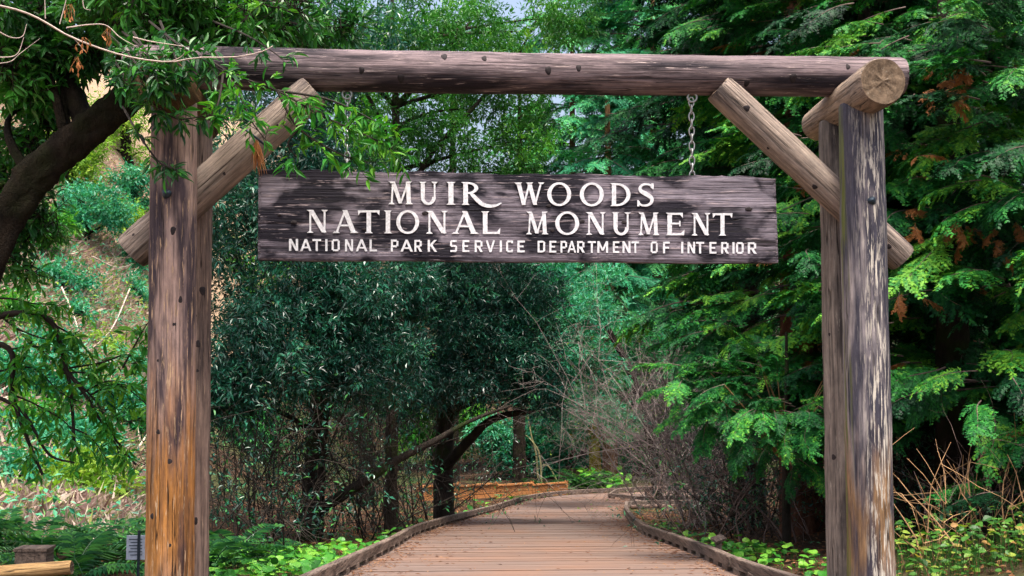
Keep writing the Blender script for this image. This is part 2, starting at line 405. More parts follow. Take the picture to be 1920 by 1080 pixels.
M['fence'] = wood_mat('orange_fence_board', (.34, .135, .045), (.50, .225, .08), (.2, .1, .05), axis=0, stain=.4, seed=1.1, fine=30)
M['bench'] = wood_mat('bench_wood', (.07, .045, .038), (.13, .085, .065), (.04, .03, .03), axis=0, stain=.4, seed=9.1, fine=30)
M['log_rail'] = wood_mat('peeled_log', (.26, .15, .06), (.42, .27, .12), (.10, .05, .02), stain=.6, seed=2.7, fine=40)

def endgrain():
    m, nt = newmat('end_grain'); N = NT(nt); tc = N.n('ShaderNodeTexCoord').outputs['Object']
    w = N.n('ShaderNodeTexWave', wave_type='RINGS', rings_direction='Z'); w.inputs['Scale'].default_value = 18; w.inputs['Distortion'].default_value = 3
    N.l(N.mapv(tc, (1, 1, 0)), w.inputs[0]); n = N.noise(tc, 14, 6, .7); n2 = N.noise(tc, 40, 4, .7)
    c = N.mix(N.ramp(n, [(.35, 0.0), (.65, 1.0)]), (.05, .032, .018), (.20, .14, .09))
    c = N.mix(.09, c, N.ramp(w.outputs[0], [(0, (.05, .03, .018)), (1, (.30, .21, .14))]))
    c = N.mix(N.ramp(n2, [(.6, 0.0), (.7, .5)]), c, (.36, .32, .25))
    N.out(c, .85, n, .6, .01); return m
M['endgrain'] = endgrain()

def plank_mat():
    m, nt = newmat('boardwalk_plank'); N = NT(nt); tc = N.n('ShaderNodeTexCoord').outputs['Object']
    oi = N.n('ShaderNodeObjectInfo').outputs['Random']
    geo = N.n('ShaderNodeNewGeometry').outputs['Position']
    g = N.noise(N.mapv(geo, (1.5, 40, 40)), 1.0, 5, .6); big = N.noise(geo, .7, 4, .6)
    c = N.ramp(g, [(.3, (.115, .080, .066)), (.7, (.205, .148, .124))])
    c = N.mix(N.math('MULTIPLY', N.math('POWER', oi, 2.5), .45), c, (.11, .075, .062))
    sp = N.noise(geo, 9, 5, .75); c = N.mix(N.ramp(sp, [(.62, 0.0), (.72, .7)]), c, (.09, .05, .035))
    c = N.mix(N.ramp(big, [(.42, 0.0), (.68, .55)]), c, (.22, .115, .07))
    N.out(c, .85, g, .4, .006); return m
M['plank'] = plank_mat()

def ground_mat():
    m, nt = newmat('forest_floor'); N = NT(nt)
    geo = N.n('ShaderNodeNewGeometry').outputs['Position']
    n1 = N.noise(geo, 5, 8, .7); n2 = N.noise(geo, .35, 4, .6); n3 = N.noise(geo, 22, 5, .7)
    c = N.ramp(n1, [(.3, (.018, .011, .007)), (.55, (.06, .034, .02)), (.75, (.13, .075, .04))])
    c = N.mix(N.ramp(n2, [(.5, 0.0), (.62, .7)]), c, N.ramp(n3, [(.35, (.02, .04, .012)), (.7, (.07, .10, .03))]))
    # dry pinkish grass slope far left of the path
    s = N.n('ShaderNodeSeparateXYZ'); N.l(geo, s.inputs[0])
    dry = N.math('ADD', N.math('MULTIPLY', s.outputs[0], -.36), .25)
    dry = N.math('ADD', dry, N.math('MULTIPLY', N.math('SUBTRACT', n2, .5), 1.2))
    c = N.mix(N.ramp(N.math('MULTIPLY', dry, .25), [(.56, 0.0), (.7, .9)]), c, N.ramp(n3, [(.3, (.16, .11, .07)), (.55, (.34, .24, .16)), (.75, (.5, .38, .27))]))
    N.out(c, .95, n1, .8, .06, .15); return m
M['ground'] = ground_mat()

# ================================================================== SETTING
def build_ground():
    xs = np.concatenate([np.linspace(-90, -22, 24), np.linspace(-20, 20, 110), np.linspace(22, 90, 24)])
    ys = np.concatenate([np.linspace(-30, 4, 12), np.linspace(5, 50, 130), np.linspace(52, 160, 50)])
    X, Y = np.meshgrid(xs, ys); rng = np.random.default_rng(5)
    Z = terrain(X, Y) + rng.standard_normal(X.shape) * .015
    # keep the ground below the boardwalk
    ny, nx = X.shape; v = np.stack([X, Y, Z], -1).reshape(-1, 3)
    i, j = np.meshgrid(np.arange(ny - 1), np.arange(nx - 1), indexing='ij')
    f = np.stack([i * nx + j, i * nx + j + 1, (i + 1) * nx + j + 1, (i + 1) * nx + j], -1).reshape(-1, 4)
    B = MB(); B.add(v, f)
    o = B.build('ground', M['ground'], smooth=True, origin=(0, 0, 0)); o['kind'] = 'structure'
build_ground()

LPX = [(645, 1076), (694, 1051), (731, 1031), (775, 1004), (828, 986), (898, 966), (950, 950), (984, 939), (1032, 931), (1092, 926), (1142, 924)]
RPX = [(1385, 1078), (1344, 1056), (1275, 1027), (1210, 1003), (1188, 986), (1173, 962), (1176, 948)]
LW = [ground_at(*p) for p in LPX]; RW = [ground_at(*p) for p in RPX]
ly = np.array([-2, 5, 8] + [p[1] for p in LW] + [LW[-1][1] + 1.2, LW[-1][1] + 2.2]); lx = np.array([-1.6, -1.5, LW[0][0] - .28] + [p[0] for p in LW] + [8.0, 12.0])
ry = np.array([-2, 5, 8] + [p[1] for p in RW] + [33.5, 36.2, 37.0, 45]); rx = np.array([2.75, 2.75, 2.7] + [p[0] for p in RW] + [5.2, 5.6, 8.5, 13.0])
o_ = np.argsort(ly); ly, lx = ly[o_], lx[o_]
def smooth_interp(y, yy, xx):
    w = np.array([np.interp(y + d, yy, xx) for d in (-.6, -.3, 0, .3, .6)]); return w.mean(0)
left_x = lambda y: smooth_interp(y, ly, lx)
right_x = lambda y: smooth_interp(y, ry, rx)

def build_path():
    root = empty('boardwalk', (0.6, 8, 0)); root['kind'] = 'structure'
    rng = np.random.default_rng(7); step = .15; y = 3.4; yend = LW[-1][1] + 1.6
    while y < yend:
        a, b = y + .003, y + step - .0035; z0, z1 = float(zpath(a)), float(zpath(b)); dz = rng.standard_normal() * .003
        la, lb, ra, rb = [float(q) for q in (left_x(a), left_x(b), right_x(a), right_x(b))]
        jl, jr = .02 + rng.random() * .05, .02 + rng.random() * .05
        B = MB(); t = []
        for (xx, yy, zz) in ((la - jl, a, z0), (ra + jr, a, z0), (rb + jr, b, z1), (lb - jl, b, z1)):
            t.append((xx, yy, zz + dz))
        v = t + [(p[0], p[1], p[2] - .05) for p in t]
        B.add(v, [(0, 1, 2, 3), (7, 6, 5, 4), (0, 4, 5, 1), (1, 5, 6, 2), (2, 6, 7, 3), (3, 7, 4, 0)])
        c = np.array(t).mean(0)
        B.build('plank', M['plank'], root, origin=c); y += step
    # planks of the side spur to the bench
    y = 32.0
    while y < 35.2:
        B = MB(); x0 = float(right_x(y)) + .1; x1 = 9.5; z = float(zpath(y)) - .002
        B.box(((x0 + x1) / 2, y + .07, z - .025), ((x1 - x0) / 2, .07, .025)); B.build('plank', M['plank'], root); y += .15
build_path()

def kerb(name, pts, segl=2.4, w=.042, h=.05, lift=.05):
    """pts: world polyline along the kerb; timbers on blocks"""
    root = empty(name, pts[0]); root['kind'] = 'structure'
    P = np.array(pts); d = np.concatenate([[0], np.cumsum(np.linalg.norm(np.diff(P, axis=0), axis=1))])
    tot = d[-1]; f = lambda s: np.array([np.interp(s, d, P[:, k]) for k in range(3)])
    s = 0; rng = np.random.default_rng(len(pts)); n = 0
    while s < tot - .05:
        e = min(s + segl, tot); ss = np.linspace(s + .006, e - .006, 9); q = np.array([f(u) for u in ss])
        t = nrm(np.gradient(q, axis=0)); side = nrm(np.stack([t[:, 1], -t[:, 0], 0 * t[:, 0]], 1)); up = np.array([0, 0, 1.0])
        off = rng.standard_normal() * .006
        ring = []
        for sx, sz in ((-1, 0), (-1, .9), (-.85, 1), (.85, 1), (1, .9), (1, 0)):
            ring.append(q + side * (sx * w + off) + up * (lift + sz * 2 * h))
        v = np.stack(ring, 1); k = 6; B = MB()
        i, j = np.meshgrid(np.arange(8), np.arange(k), indexing='ij')
        B.add(v.reshape(-1, 3), np.stack([i * k + j, i * k + (j + 1) % k, (i + 1) * k + (j + 1) % k, (i + 1) * k + j], -1).reshape(-1, 4))
        B.add(v[0], [(0, 1, 2, 5), (2, 3, 4, 5)]); B.add(v[-1], [(5, 2, 1, 0), (5, 4, 3, 2)])
        B.build('timber', M['kerb'], root)
        for u in np.arange(s + .3, e - .1, .6):
            c = f(u); B = MB(); B.box(c + [0, 0, .03 - .03], (.05, .11, .06)); B.build('block', M['kerb'], root)
        s = e
    return root
yy = np.arange(4.0, LW[-1][1] + 1.0, .4)
kl = [(float(left_x(y)) + .0, y, float(zpath(y))) for y in yy]; kerb('kerb_left', kl)
yy = np.concatenate([np.arange(4.0, 31.4, .4)])
kr = [(float(right_x(y)), y, float(zpath(y))) for y in yy] + [(5.3, 31.6, float(zpath(31.6))), (6.2, 31.7, float(zpath(31.7))), (9, 31.75, float(zpath(31.75)))]
kerb('kerb_right', kr)
ka = ground_at(1141, 934); kb = ground_at(1207, 941)
kerb('kerb_right_far', [(ka[0] + 3.5, 40.5, float(zpath(40.5))), (ka[0] + .6, ka[1] + 2.2, float(zpath(ka[1] + 2.2))), tuple(ka), tuple((ka + kb) / 2), tuple(kb), (kb[0] + 2.5, kb[1] + .4, float(zpath(kb[1])))])

# ================================================================== GATE
def log_mesh(name, L, r0, r1, mats, seed, seg=40, bend=0.0, wob=.03):
    rng = np.random.default_rng(seed); n = max(6, int(L / .06)); t = np.linspace(0, 1, n)
    a = np.arange(seg) * 2 * math.pi / seg
    R = (r0 + (r1 - r0) * t)[:, None] * np.ones(seg)
    for k in (2, 3, 5, 7):
        ph = rng.random() * 6.28; R = R * (1 + wob * (.7 / k ** .5) * np.sin(k * a[None] + ph + np.sin(t * 3 + ph)[:, None] * .5) * (.5 + .5 * rng.random()))
    R = R * (1 + .012 * np.sin(t * L * 5 + rng.random() * 6) + .008 * np.sin(t * L * 13 + rng.random() * 6))[:, None]
    for _ in range(5):                      # drying checks along the log
        c = int(rng.integers(seg)); s0 = rng.random() * .7; s1 = s0 + .15 + .3 * rng.random()
        R[(t > s0) & (t < s1), c] *= .965
    R = R * (1 + rng.standard_normal(R.shape) * .004)
    z = t * L; cx = bend * np.sin(t * math.pi); cy = bend * .5 * np.sin(t * 2.2)
    # rounded ends
    for i, s in ((0, .93), (1, .985), (n - 1, .93), (n - 2, .985)): R[i] *= s
    z[1] = .02; z[-2] = L - .02
    v = np.stack([cx[:, None] + R * np.cos(a), cy[:, None] + R * np.sin(a), np.repeat(z[:, None], seg, 1)], -1)
    B = MB(); i, j = np.meshgrid(np.arange(n - 1), np.arange(seg), indexing='ij'); j2 = (j + 1) % seg
    B.add(v.reshape(-1, 3), np.stack([i * seg + j, i * seg + j2, (i + 1) * seg + j2, (i + 1) * seg + j], -1).reshape(-1, 4))
    for e, sgn in ((0, 1), (n - 1, -1)):
        c = v[e].mean(0); k = 4; rings = [c + (v[e] - c) * s + np.array([0, 0, sgn * (1 - s) * .012]) + np.stack([0 * a, 0 * a, rng.standard_normal(seg) * .004 * (s < 1)], -1) for s in (1, .75, .5, .25)]
        w = np.concatenate(rings + [c[None]])
        q = [(m * seg + b, m * seg + (b + 1) % seg, (m + 1) * seg + (b + 1) % seg, (m + 1) * seg + b) for m in range(3) for b in range(seg)]
        tr = [(3 * seg + b, 3 * seg + (b + 1) % seg, 4 * seg) for b in range(seg)]
        if sgn == 1: q = [x[::-1] for x in q]; tr = [x[::-1] for x in tr]
        B.add(w, q, mi=1); B.add(w, tr, mi=1)
    return B.mesh(name, mats, True)

def log(name, p0, p1, r0, r1, mat, parent, seed, bend=0.0, end=None):
    p0 = Vector(p0); p1 = Vector(p1); d = p1 - p0
    q = Vector((0, 0, 1)).rotation_difference(d)
    me = log_mesh(name, d.length, r0, r1, [mat, end or M['endgrain']], seed, bend=bend)
    o = link(name, me, parent, p0, q)
    o['_r'] = (r0 + r1) / 2
    return o

gate = empty('log_gate', (0.47, 8.24, 0), 'rustic gateway of weathered round logs spanning the boardwalk', 'gateway')
def post(name, top, bot, Y, r, mat, seed):
    a = at(*bot, Y); b = at(*top, Y); d = b - a; s = (-.35 - a[2]) / d[2]; return log(name, a + d * s, b, r * 1.02, r * .98, mat, gate, seed)
YF, YB, YM = 8.0, 8.48, 8.26
plf = post('post', (327, 186), (318, 1080), YF, .155, M['post_lf'], 11)
plr = post('post', (362, 228), (352, 1080), YB, .140, M['post_lr'], 12)
prf = post('post', (1614, 196), (1634, 1080), YF, .160, M['post_rf'], 13)
prr = post('post', (1572, 228), (1589, 1080), YB, .147, M['post_rr'], 14)
beam = log('beam', at(238, 125, YM), at(1692, 144, YM), .156, .145, M['beam'], gate, 15, .012)
csl = log('cross_log', at(300, 148, 7.6), at(381, 236, 8.9), .168, .135, M['cross_moss'], gate, 16, end=M['cross_moss'])
csr = log('cross_log', at(1656, 152, 7.6), at(1530, 236, 8.95), .168, .125, M['cross'], gate, 17)
brl = log('brace', at(246, 474, 8.28), at(588, 168, 8.20), .138, .126, M['brace'], gate, 18)
brr = log('brace', at(1692, 486, 8.28), at(1347, 164, 8.20), .112, .116, M['brace'], gate, 19)
bpy.context.view_layer.update()

def dome(name, mat, parent_log, px, py, rpx, Yguess, flat=.35, stretch=1.0, ring=True):
    """small lump on the near face of a log, seen at (px,py)"""
    bpy.context.view_layer.update()
    mw = parent_log.matrix_world; inv = mw.inverted()
    p = Vector(CAMPOS); q = Vector(at(px, py, Yguess)); dirw = (q - p).normalized()
    ok, loc, nor, idx = parent_log.ray_cast(inv @ p, (inv.to_3x3() @ dirw).normalized())
    if not ok: return
    r = rpx / F * (mw @ loc - p).length
    n = nrm(np.array(nor)); ax = np.array([0, 0, 1.0]); x = nrm(np.cross(n, ax)); yv = np.cross(n, x)
    B = MB(); seg = 12; vs = []
    for e in np.linspace(0, math.pi / 2, 4):
        for a in np.arange(seg) * 2 * math.pi / seg:
            k = 1 + .12 * math.sin(a * 3 + px)
            vs.append(np.array(loc) + n * (math.sin(e) * r * flat - .003) + math.cos(e) * r * k * (math.cos(a) * x + stretch * math.sin(a) * yv))
    f = [(i * seg + j, i * seg + (j + 1) % seg, (i + 1) * seg + (j + 1) % seg, (i + 1) * seg + j) for i in range(3) for j in range(seg)]
    B.add(vs, f)
    me = B.mesh(name, mat, True)
    o = bpy.data.objects.new(name, me); COL.objects.link(o); o.parent = parent_log
    return o
for (x, y, r) in [(833, 106, 8), (908, 109, 7), (678, 132, 7), (752, 147, 9), (1028, 132, 8), (1085, 127, 7), (1168, 99, 7), (1286, 103, 6), (1115, 110, 3), (1487, 147, 9), (1400, 156, 7), (1590, 125, 6)]:
    dome('knot', M['knot'], beam, x, y, r, YM, .25, .8)
for (x, y, r) in [(323, 432, 7), (339, 562, 6), (328, 608, 4), (296, 676, 4), (296, 810, 5), (319, 865, 5), (284, 968, 5), (319, 1022, 4)]:
    dome('knot', M['knot'], plf, x, y, r, YF, .25, 1.3)
for (x, y, r) in [(380, 545, 7), (364, 591, 5), (371, 645, 6), (370, 695, 4), (366, 977, 6)]:
    dome('knot', M['knot'], plr, x, y, r, YB, .25, 1.3)
for (x, y, r) in [(1555, 627, 4), (1563, 857, 5)]: dome('knot', M['knot'], prr, x, y, r, YB, .25, 1.3)
for (x, y, r) in [(1400, 203, 6), (1440, 278, 4), (1527, 351, 5), (1667, 462, 5), (1374, 212, 3)]: dome('knot', M['knot'], brr, x, y, r, YM, .25, 1.2)
for (x, y, r) in [(420, 325, 4), (520, 235, 4), (250, 440, 4)]: dome('knot', M['knot'], brl, x, y, r, YM, .25, 1.2)
dome('bolt', M['iron'], prf, 1635, 376, 8, YF, .8)
dome('bolt', M['iron'], plf, 312, 363, 9, YF, .8)

# ------------------------------------------------------------------ hanging sign
YS = 8.20
def build_sign():
    cs = [at(484, 318, YS), at(1455, 332, YS), at(1460, 493, YS), at(483, 487, YS)]      # TL TR BR BL
    c0 = sum(cs) / 4
    root = empty('hanging_sign', (c0[0], YS + .045, cs[3][2]), 'long weathered plank sign with carved white lettering hung from the log gate', 'sign')
    rng = np.random.default_rng(3); nx, nz, th = 160, 26, .09; u = np.linspace(0, 1, nx); w = np.linspace(0, 1, nz)
    U, W = np.meshgrid(u, w); TL, TR, BR, BL = cs
    P = ((1 - U) * (1 - W))[..., None] * BL + (U * (1 - W))[..., None] * BR + ((1 - U) * W)[..., None] * TL + (U * W)[..., None] * TR
    # uneven top edge and a face slightly worn into bands
    e = .006 * np.sin(u * 23) + .004 * np.sin(u * 61 + 1) + rng.standard_normal(nx) * .0022
    P[..., 2] += (W ** 6) * e[None]; P[..., 2] -= ((1 - W) ** 8) * (.003 * np.sin(u * 17))[None]
    band = np.cumsum(rng.standard_normal(nz)) * .0006; P[1:-1, :, 1] += band[1:-1, None]
    crack = lambda w0, u0, u1, dep: np.exp(-((W - w0) / .012) ** 2) * ((U > u0) & (U < u1)) * dep
    P[..., 1] += crack(.40, 0, .16, .006) + crack(.42, .86, 1, .007) + crack(.69, 0, .12, .004) + crack(.2, .8, 1, .004)
    edge = np.minimum(np.minimum(U, 1 - U) * nx, np.minimum(W, 1 - W) * nz); P[..., 1] += np.where(edge < .5, .008, 0)
    Q = P.copy(); Q[..., 1] = YS + th
    B = MB(); idx = lambda i, j: i * nx + j
    i, j = np.meshgrid(np.arange(nz - 1), np.arange(nx - 1), indexing='ij')
    f = np.stack([idx(i, j), idx(i, j + 1), idx(i + 1, j + 1), idx(i + 1, j)], -1).reshape(-1, 4)
    B.add(P.reshape(-1, 3), f); B.add(Q.reshape(-1, 3), f[:, ::-1])
    for row, rv in ((0, 1), (nz - 1, 0)):
        v = np.concatenate([P[row], Q[row]]); k = np.arange(nx - 1); q = np.stack([k, k + nx, k + nx + 1, k + 1], 1); B.add(v, q[:, ::-1] if not rv else q)
    for cl, rv in ((0, 0), (nx - 1, 1)):
        v = np.concatenate([P[:, cl], Q[:, cl]]); k = np.arange(nz - 1); q = np.stack([k, k + nz, k + nz + 1, k + 1], 1); B.add(v, q[:, ::-1] if not rv else q)
    board = B.build('board', M['board'], root)
    # board knots
    for (x, y, r) in [(1404, 392, 7), (1091, 415, 6), (1212, 440, 5), (1036, 432, 5), (551, 417, 6), (524, 403, 4), (1029, 386, 5), (797, 400, 6), (683, 430, 5), (1171, 417, 6)]:
        c = at(x, y, YS - .001); rr = r / F * 8.2; a = np.arange(10) * 2 * math.pi / 10; B = MB()
        rr *= .62; v = [c + np.array([rr * 1.3 * math.cos(t) * (1 + .3 * math.sin(3 * t + x)), -.0025, rr * .75 * math.sin(t) * (1 + .3 * math.sin(2 * t + y))]) for t in a]
        v2 = [c + np.array([rr * 1.7 * math.cos(t), .004, rr * 1.0 * math.sin(t)]) for t in a]
        B.add(v + [c + np.array([0, -.004, 0])], [(k, (k + 1) % 10, 10) for k in range(10)]); B.add(v + v2, [(k + 10, (k + 10 + 1) if k < 9 else 10, (k + 1) % 10, k) for k in range(10)])
        B.build('knot', M['knot'], board)
    return root, board
SIGN, BOARD = build_sign()

# strokes: ('b',x0,y0,x1,y1,w0,w1) bar ; ('r',cx,cy,rx,ry,tx,ty,a0,a1) elliptic ring (degrees) ; ('p',[(x,y)...]) quad/triangle ; ('c', pts, w0, w1) curved stroke
TK, TN, SF = .2, .085, .17
def ser(x, y, up, w=SF, h=.07):            # flared foot at a stroke end
    s = 1 if up else -1
    return ('p', [(x - w, y), (x + w, y), (x + w * .55, y + s * h), (x - w * .55, y + s * h)])
SERIF = {   # unit height; second value = unit width of the design
 'I': (.36, [('b', .18, 0, .18, 1, TK, TK), ser(.18, 0, 1, .18), ser(.18, 1, 0, .18)]),
 'M': (1.16, [('b', .16, 0, .22, 1, TN, TN), ('b', .22, 1, .58, .04, .18, .17), ('b', .58, .04, .94, 1, TN, TN), ('b', .98, 0, .93, 1, TK, TK), ser(.16, 0, 1, .15), ser(.99, 0, 1, .18), ('p', [(.02, 1), (.3, 1), (.26, .93), (.12, .93)]), ('p', [(.86, 1), (1.12, 1), (1.04, .93), (.88, .93)])]),
 'N': (1.0, [('b', .17, 0, .17, 1, TN, TN), ('b', .2, 1, .82, .02, .19, .19), ('b', .84, 0, .84, 1, TN, TN), ser(.17, 0, 1, .15), ser(.84, 1, 0, .15), ('p', [(0, 1), (.26, 1), (.26, .92), (.12, .93)])]),
 'U': (.92, [('b', .18, .34, .18, 1, TK, TK), ('b', .76, .34, .76, 1, TN, TN), ('r', .45, .34, .37, .36, .18, .11, 180, 360), ser(.18, 1, 0, .17), ser(.76, 1, 0, .15)]),
 'R': (.86, [('b', .18, 0, .18, 1, TK, TK), ('r', .26, .74, .46, .26, .17, .075, -90, 90), ('b', .1, .962, .3, .962, .076, .076), ('b', .2, .515, .3, .515, .07, .07), ser(.18, 0, 1, .17), ('p', [(0, 1), (.2, 1), (.2, .93), (.1, .93)])]),
 'W': (1.36, [('b', .17, 1, .42, .02, .19, .17), ('b', .42, .02, .68, 1, TN, TN), ('b', .66, 1, .93, .02, .19, .17), ('b', .93, .02, 1.2, 1, TN, TN), ser(.16, 1, 0, .17), ser(.68, 1, 0, .16), ser(1.21, 1, 0, .14)]),
 'O': (1.06, [('r', .53, .5, .53, .52, .18, .09, 0, 360)]),
 'D': (.98, [('b', .18, 0, .18, 1, TK, TK), ('r', .32, .5, .64, .5, .19, .085, -90, 90), ('b', .1, .958, .33, .958, .084, .084), ('b', .1, .042, .33, .042, .084, .084), ('p', [(0, 1), (.2, 1), (.2, .93), (.1, .93)]), ('p', [(0, 0), (.2, 0), (.2, .07), (.1, .07)])]),
 'S': (.78, [('c', [(.66, .80), (.58, .92), (.40, .965), (.22, .92), (.14, .79), (.19, .66), (.36, .56), (.52, .46), (.64, .34), (.63, .18), (.50, .065), (.30, .035), (.14, .09), (.07, .22)], [.08, .08, .085, .1, .13, .16, .19, .19, .16, .13, .1, .085, .08, .08]), ('p', [(.62, 1.0), (.72, 1.0), (.72, .74), (.66, .76)]), ('p', [(.02, .27), (.08, .26), (.11, 0), (.02, 0)])]),
 'A': (1.1, [('b', .16, 0, .54, 1, TN, TN), ('b', .52, 1, .9, 0, .19, .2), ('b', .26, .33, .74, .33, .075, .075), ser(.15, 0, 1, .15), ser(.92, 0, 1, .18)]),
 'T': (.98, [('b', .49, 0, .49, 1, TK, TK), ('b', .03, .955, .95, .955, .09, .09), ser(.49, 0, 1, .18), ('p', [(0, 1), (.07, 1), (.12, .9), (.02, .78)]), ('p', [(.98, 1), (.91, 1), (.86, .9), (.96, .78)])]),
 'L': (.84, [('b', .18, 0, .18, 1, TK, TK), ('b', .1, .045, .8, .045, .09, .09), ser(.18, 1, 0, .18), ('p', [(.82, 0), (.7, 0), (.68, .08), (.84, .27)])]),
 'E': (.86, [('b', .18, 0, .18, 1, TK, TK), ('b', .1, .045, .8, .045, .09, .09), ('b', .1, .955, .74, .955, .09, .09), ('b', .2, .52, .62, .52, .075, .075), ('p', [(.82, 0), (.7, 0), (.68, .08), (.84, .25)]), ('p', [(.76, 1), (.66, 1), (.64, .92), (.77, .76)]), ('p', [(.6, .64), (.66, .64), (.66, .40), (.6, .40)]), ('p', [(0, 1), (.12, 1), (.12, .93)]), ('p', [(0, 0), (.12, 0), (.12, .07)])]),
}
SERIF['R2'] = SERIF['R']
s_ = .17
SANS = {
 'N': (.7, [('b', .085, 0, .085, 1, s_, s_), ('b', .1, .98, .6, .02, .17, .17), ('b', .615, 0, .615, 1, s_, s_)]),
 'A': (.86, [('b', .085, 0, .43, 1, .16, .16), ('b', .43, 1, .775, 0, .16, .16), ('b', .2, .3, .66, .3, .14, .14)]),
 'T': (.72, [('b', .36, 0, .36, 1, s_, s_), ('b', 0, .92, .72, .92, .16, .16)]),
 'I': (.17, [('b', .085, 0, .085, 1, s_, s_)]),
 'O': (.66, [('b', .085, .12, .085, .88, s_, s_), ('b', .575, .12, .575, .88, s_, s_), ('b', .1, .08, .56, .08, .16, .16), ('b', .1, .92, .56, .92, .16, .16)]),
 'L': (.6, [('b', .085, 0, .085, 1, s_, s_), ('b', 0, .08, .6, .08, .16, .16)]),
 'P': (.64, [('b', .085, 0, .085, 1, s_, s_), ('b', .0, .92, .5, .92, .16, .16), ('b', .1, .44, .5, .44, .16, .16), ('b', .555, .46, .555, .9, s_, s_)]),
 'R': (.66, [('b', .085, 0, .085, 1, s_, s_), ('b', .0, .92, .5, .92, .16, .16), ('b', .1, .44, .5, .44, .16, .16), ('b', .555, .46, .555, .9, s_, s_), ('b', .34, .42, .58, 0, .18, .18)]),
 'K': (.7, [('b', .085, 0, .085, 1, s_, s_), ('b', .14, .45, .6, 1, .16, .16), ('b', .26, .58, .62, 0, .17, .17)]),
 'S': (.6, [('b', .06, .92, .58, .92, .16, .16), ('b', .085, .5, .085, .9, s_, s_), ('b', .08, .5, .52, .5, .15, .15), ('b', .515, .08, .515, .5, s_, s_), ('b', .02, .08, .54, .08, .16, .16)]),
 'E': (.58, [('b', .085, 0, .085, 1, s_, s_), ('b', 0, .92, .58, .92, .16, .16), ('b', 0, .08, .58, .08, .16, .16), ('b', .1, .5, .48, .5, .15, .15)]),
 'V': (.8, [('b', .085, 1, .4, 0, .17, .16), ('b', .4, 0, .715, 1, .16, .17)]),
 'C': (.6, [('b', .085, .1, .085, .9, s_, s_), ('b', .1, .08, .58, .08, .16, .16), ('b', .1, .92, .58, .92, .16, .16), ('b', .52, .76, .52, .92, .14, .14), ('b', .52, .08, .52, .24, .14, .14)]),
 'D': (.66, [('b', .085, 0, .085, 1, s_, s_), ('b', .1, .08, .5, .08, .16, .16), ('b', .1, .92, .5, .92, .16, .16), ('b', .575, .14, .575, .86, s_, s_), ('b', .48, .95, .6, .8, .14, .14), ('b', .48, .05, .6, .2, .14, .14)]),
 'M': (.9, [('b', .085, 0, .085, 1, s_, s_), ('b', .815, 0, .815, 1, s_, s_), ('b', .1, .98, .45, .2, .16, .15), ('b', .45, .2, .8, .98, .15, .16)]),
 'F': (.58, [('b', .085, 0, .085, 1, s_, s_), ('b', 0, .92, .58, .92, .16, .16), ('b', .1, .48, .5, .48, .15, .15)]),
}
def glyph_polys(strokes):
    out = []
    for s in strokes:
        if s[0] == 'b':
            _, x0, y0, x1, y1, w0, w1 = s; d = nrm([x1 - x0, y1 - y0]); 
            if abs(d[1]) > .25: nx, ny = 1 / max(abs(d[1]), .5) * .5, 0      # slanted stems end flat
            else: nx, ny = -d[1] * .5, d[0] * .5
            out.append([(x0 - nx * w0, y0 - ny * w0), (x0 + nx * w0, y0 + ny * w0), (x1 + nx * w1, y1 + ny * w1), (x1 - nx * w1, y1 - ny * w1)])
        elif s[0] == 'p': out.append(list(s[1]))
        elif s[0] == 'r':
            _, cx, cy, rx, ry, tx, ty, a0, a1 = s; n = 28 if a1 - a0 > 200 else 14
            an = np.radians(np.linspace(a0, a1, n + 1))
            for k in range(n):
                q = []
                for a, o in ((an[k], 1), (an[k + 1], 1), (an[k + 1], 0), (an[k], 0)):
                    q.append((cx + (rx - (0 if o else tx)) * math.cos(a), cy + (ry - (0 if o else ty)) * math.sin(a)))
                out.append(('j', q))
        elif s[0] == 'c':
            pts = np.array(s[1]); wd = np.array(s[2]); n = 40; sp = spline(np.column_stack([pts, 0 * pts[:, :1]]), n)[:, :2]
            ww = np.interp(np.linspace(0, len(pts) - 1, n), np.arange(len(pts)), wd); t = nrm(np.gradient(sp, axis=0)); nn = np.stack([-t[:, 1], t[:, 0]], 1) * .5
            a, b = sp + nn * ww[:, None], sp - nn * ww[:, None]
            for k in range(n - 1): out.append(('j', [tuple(a[k]), tuple(a[k + 1]), tuple(b[k + 1]), tuple(b[k])]))
    return out
def letter(ch, font, x0, x1, yt, yb):
    wid, st = font[ch]; B = MB(); lay = 0
    if ch == 'R' and font is SERIF and x0 < 900:     # the swash leg of the R
        st = st + [('c', [(.40, .52), (.58, .32), (.85, .06), (1.15, -.05), (1.45, -.03), (1.7, .08)], [.13, .17, .17, .15, .10, .05])]
    for poly in glyph_polys(st):
        if isinstance(poly, tuple): poly = poly[1]
        else: lay += 1
        dep = .0035 + .0005 * lay
        pts = []
        for (gx, gy) in poly:
            px = x0 + (x1 - x0) * gx / wid; py = yb + (yt - yb) * gy
            p = at(px, py, YS); pts.append(p)
        fr = [p + np.array([0, -dep, 0]) for p in pts]; bk = [p + np.array([0, .012, 0]) for p in pts]; n = len(pts)
        if n == 4: B.add(fr + bk, [(0, 1, 2, 3)] + [(k, (k + 1) % 4, 4 + (k + 1) % 4, 4 + k) for k in range(4)])
        else:
            B.add(fr + bk, [(0, 1, 2)]); B.add(fr + bk, [(k, (k + 1) % 3, 3 + (k + 1) % 3, 3 + k) for k in range(3)])
    B.build('letter', M['paint'], SIGN)
ROW1 = [('M', 728, 774), ('U', 786, 821), ('I', 837, 854), ('R', 865, 903), ('W', 965, 1021), ('O', 1026, 1071), ('O', 1087, 1132), ('D', 1144, 1183), ('S', 1194, 1228)]
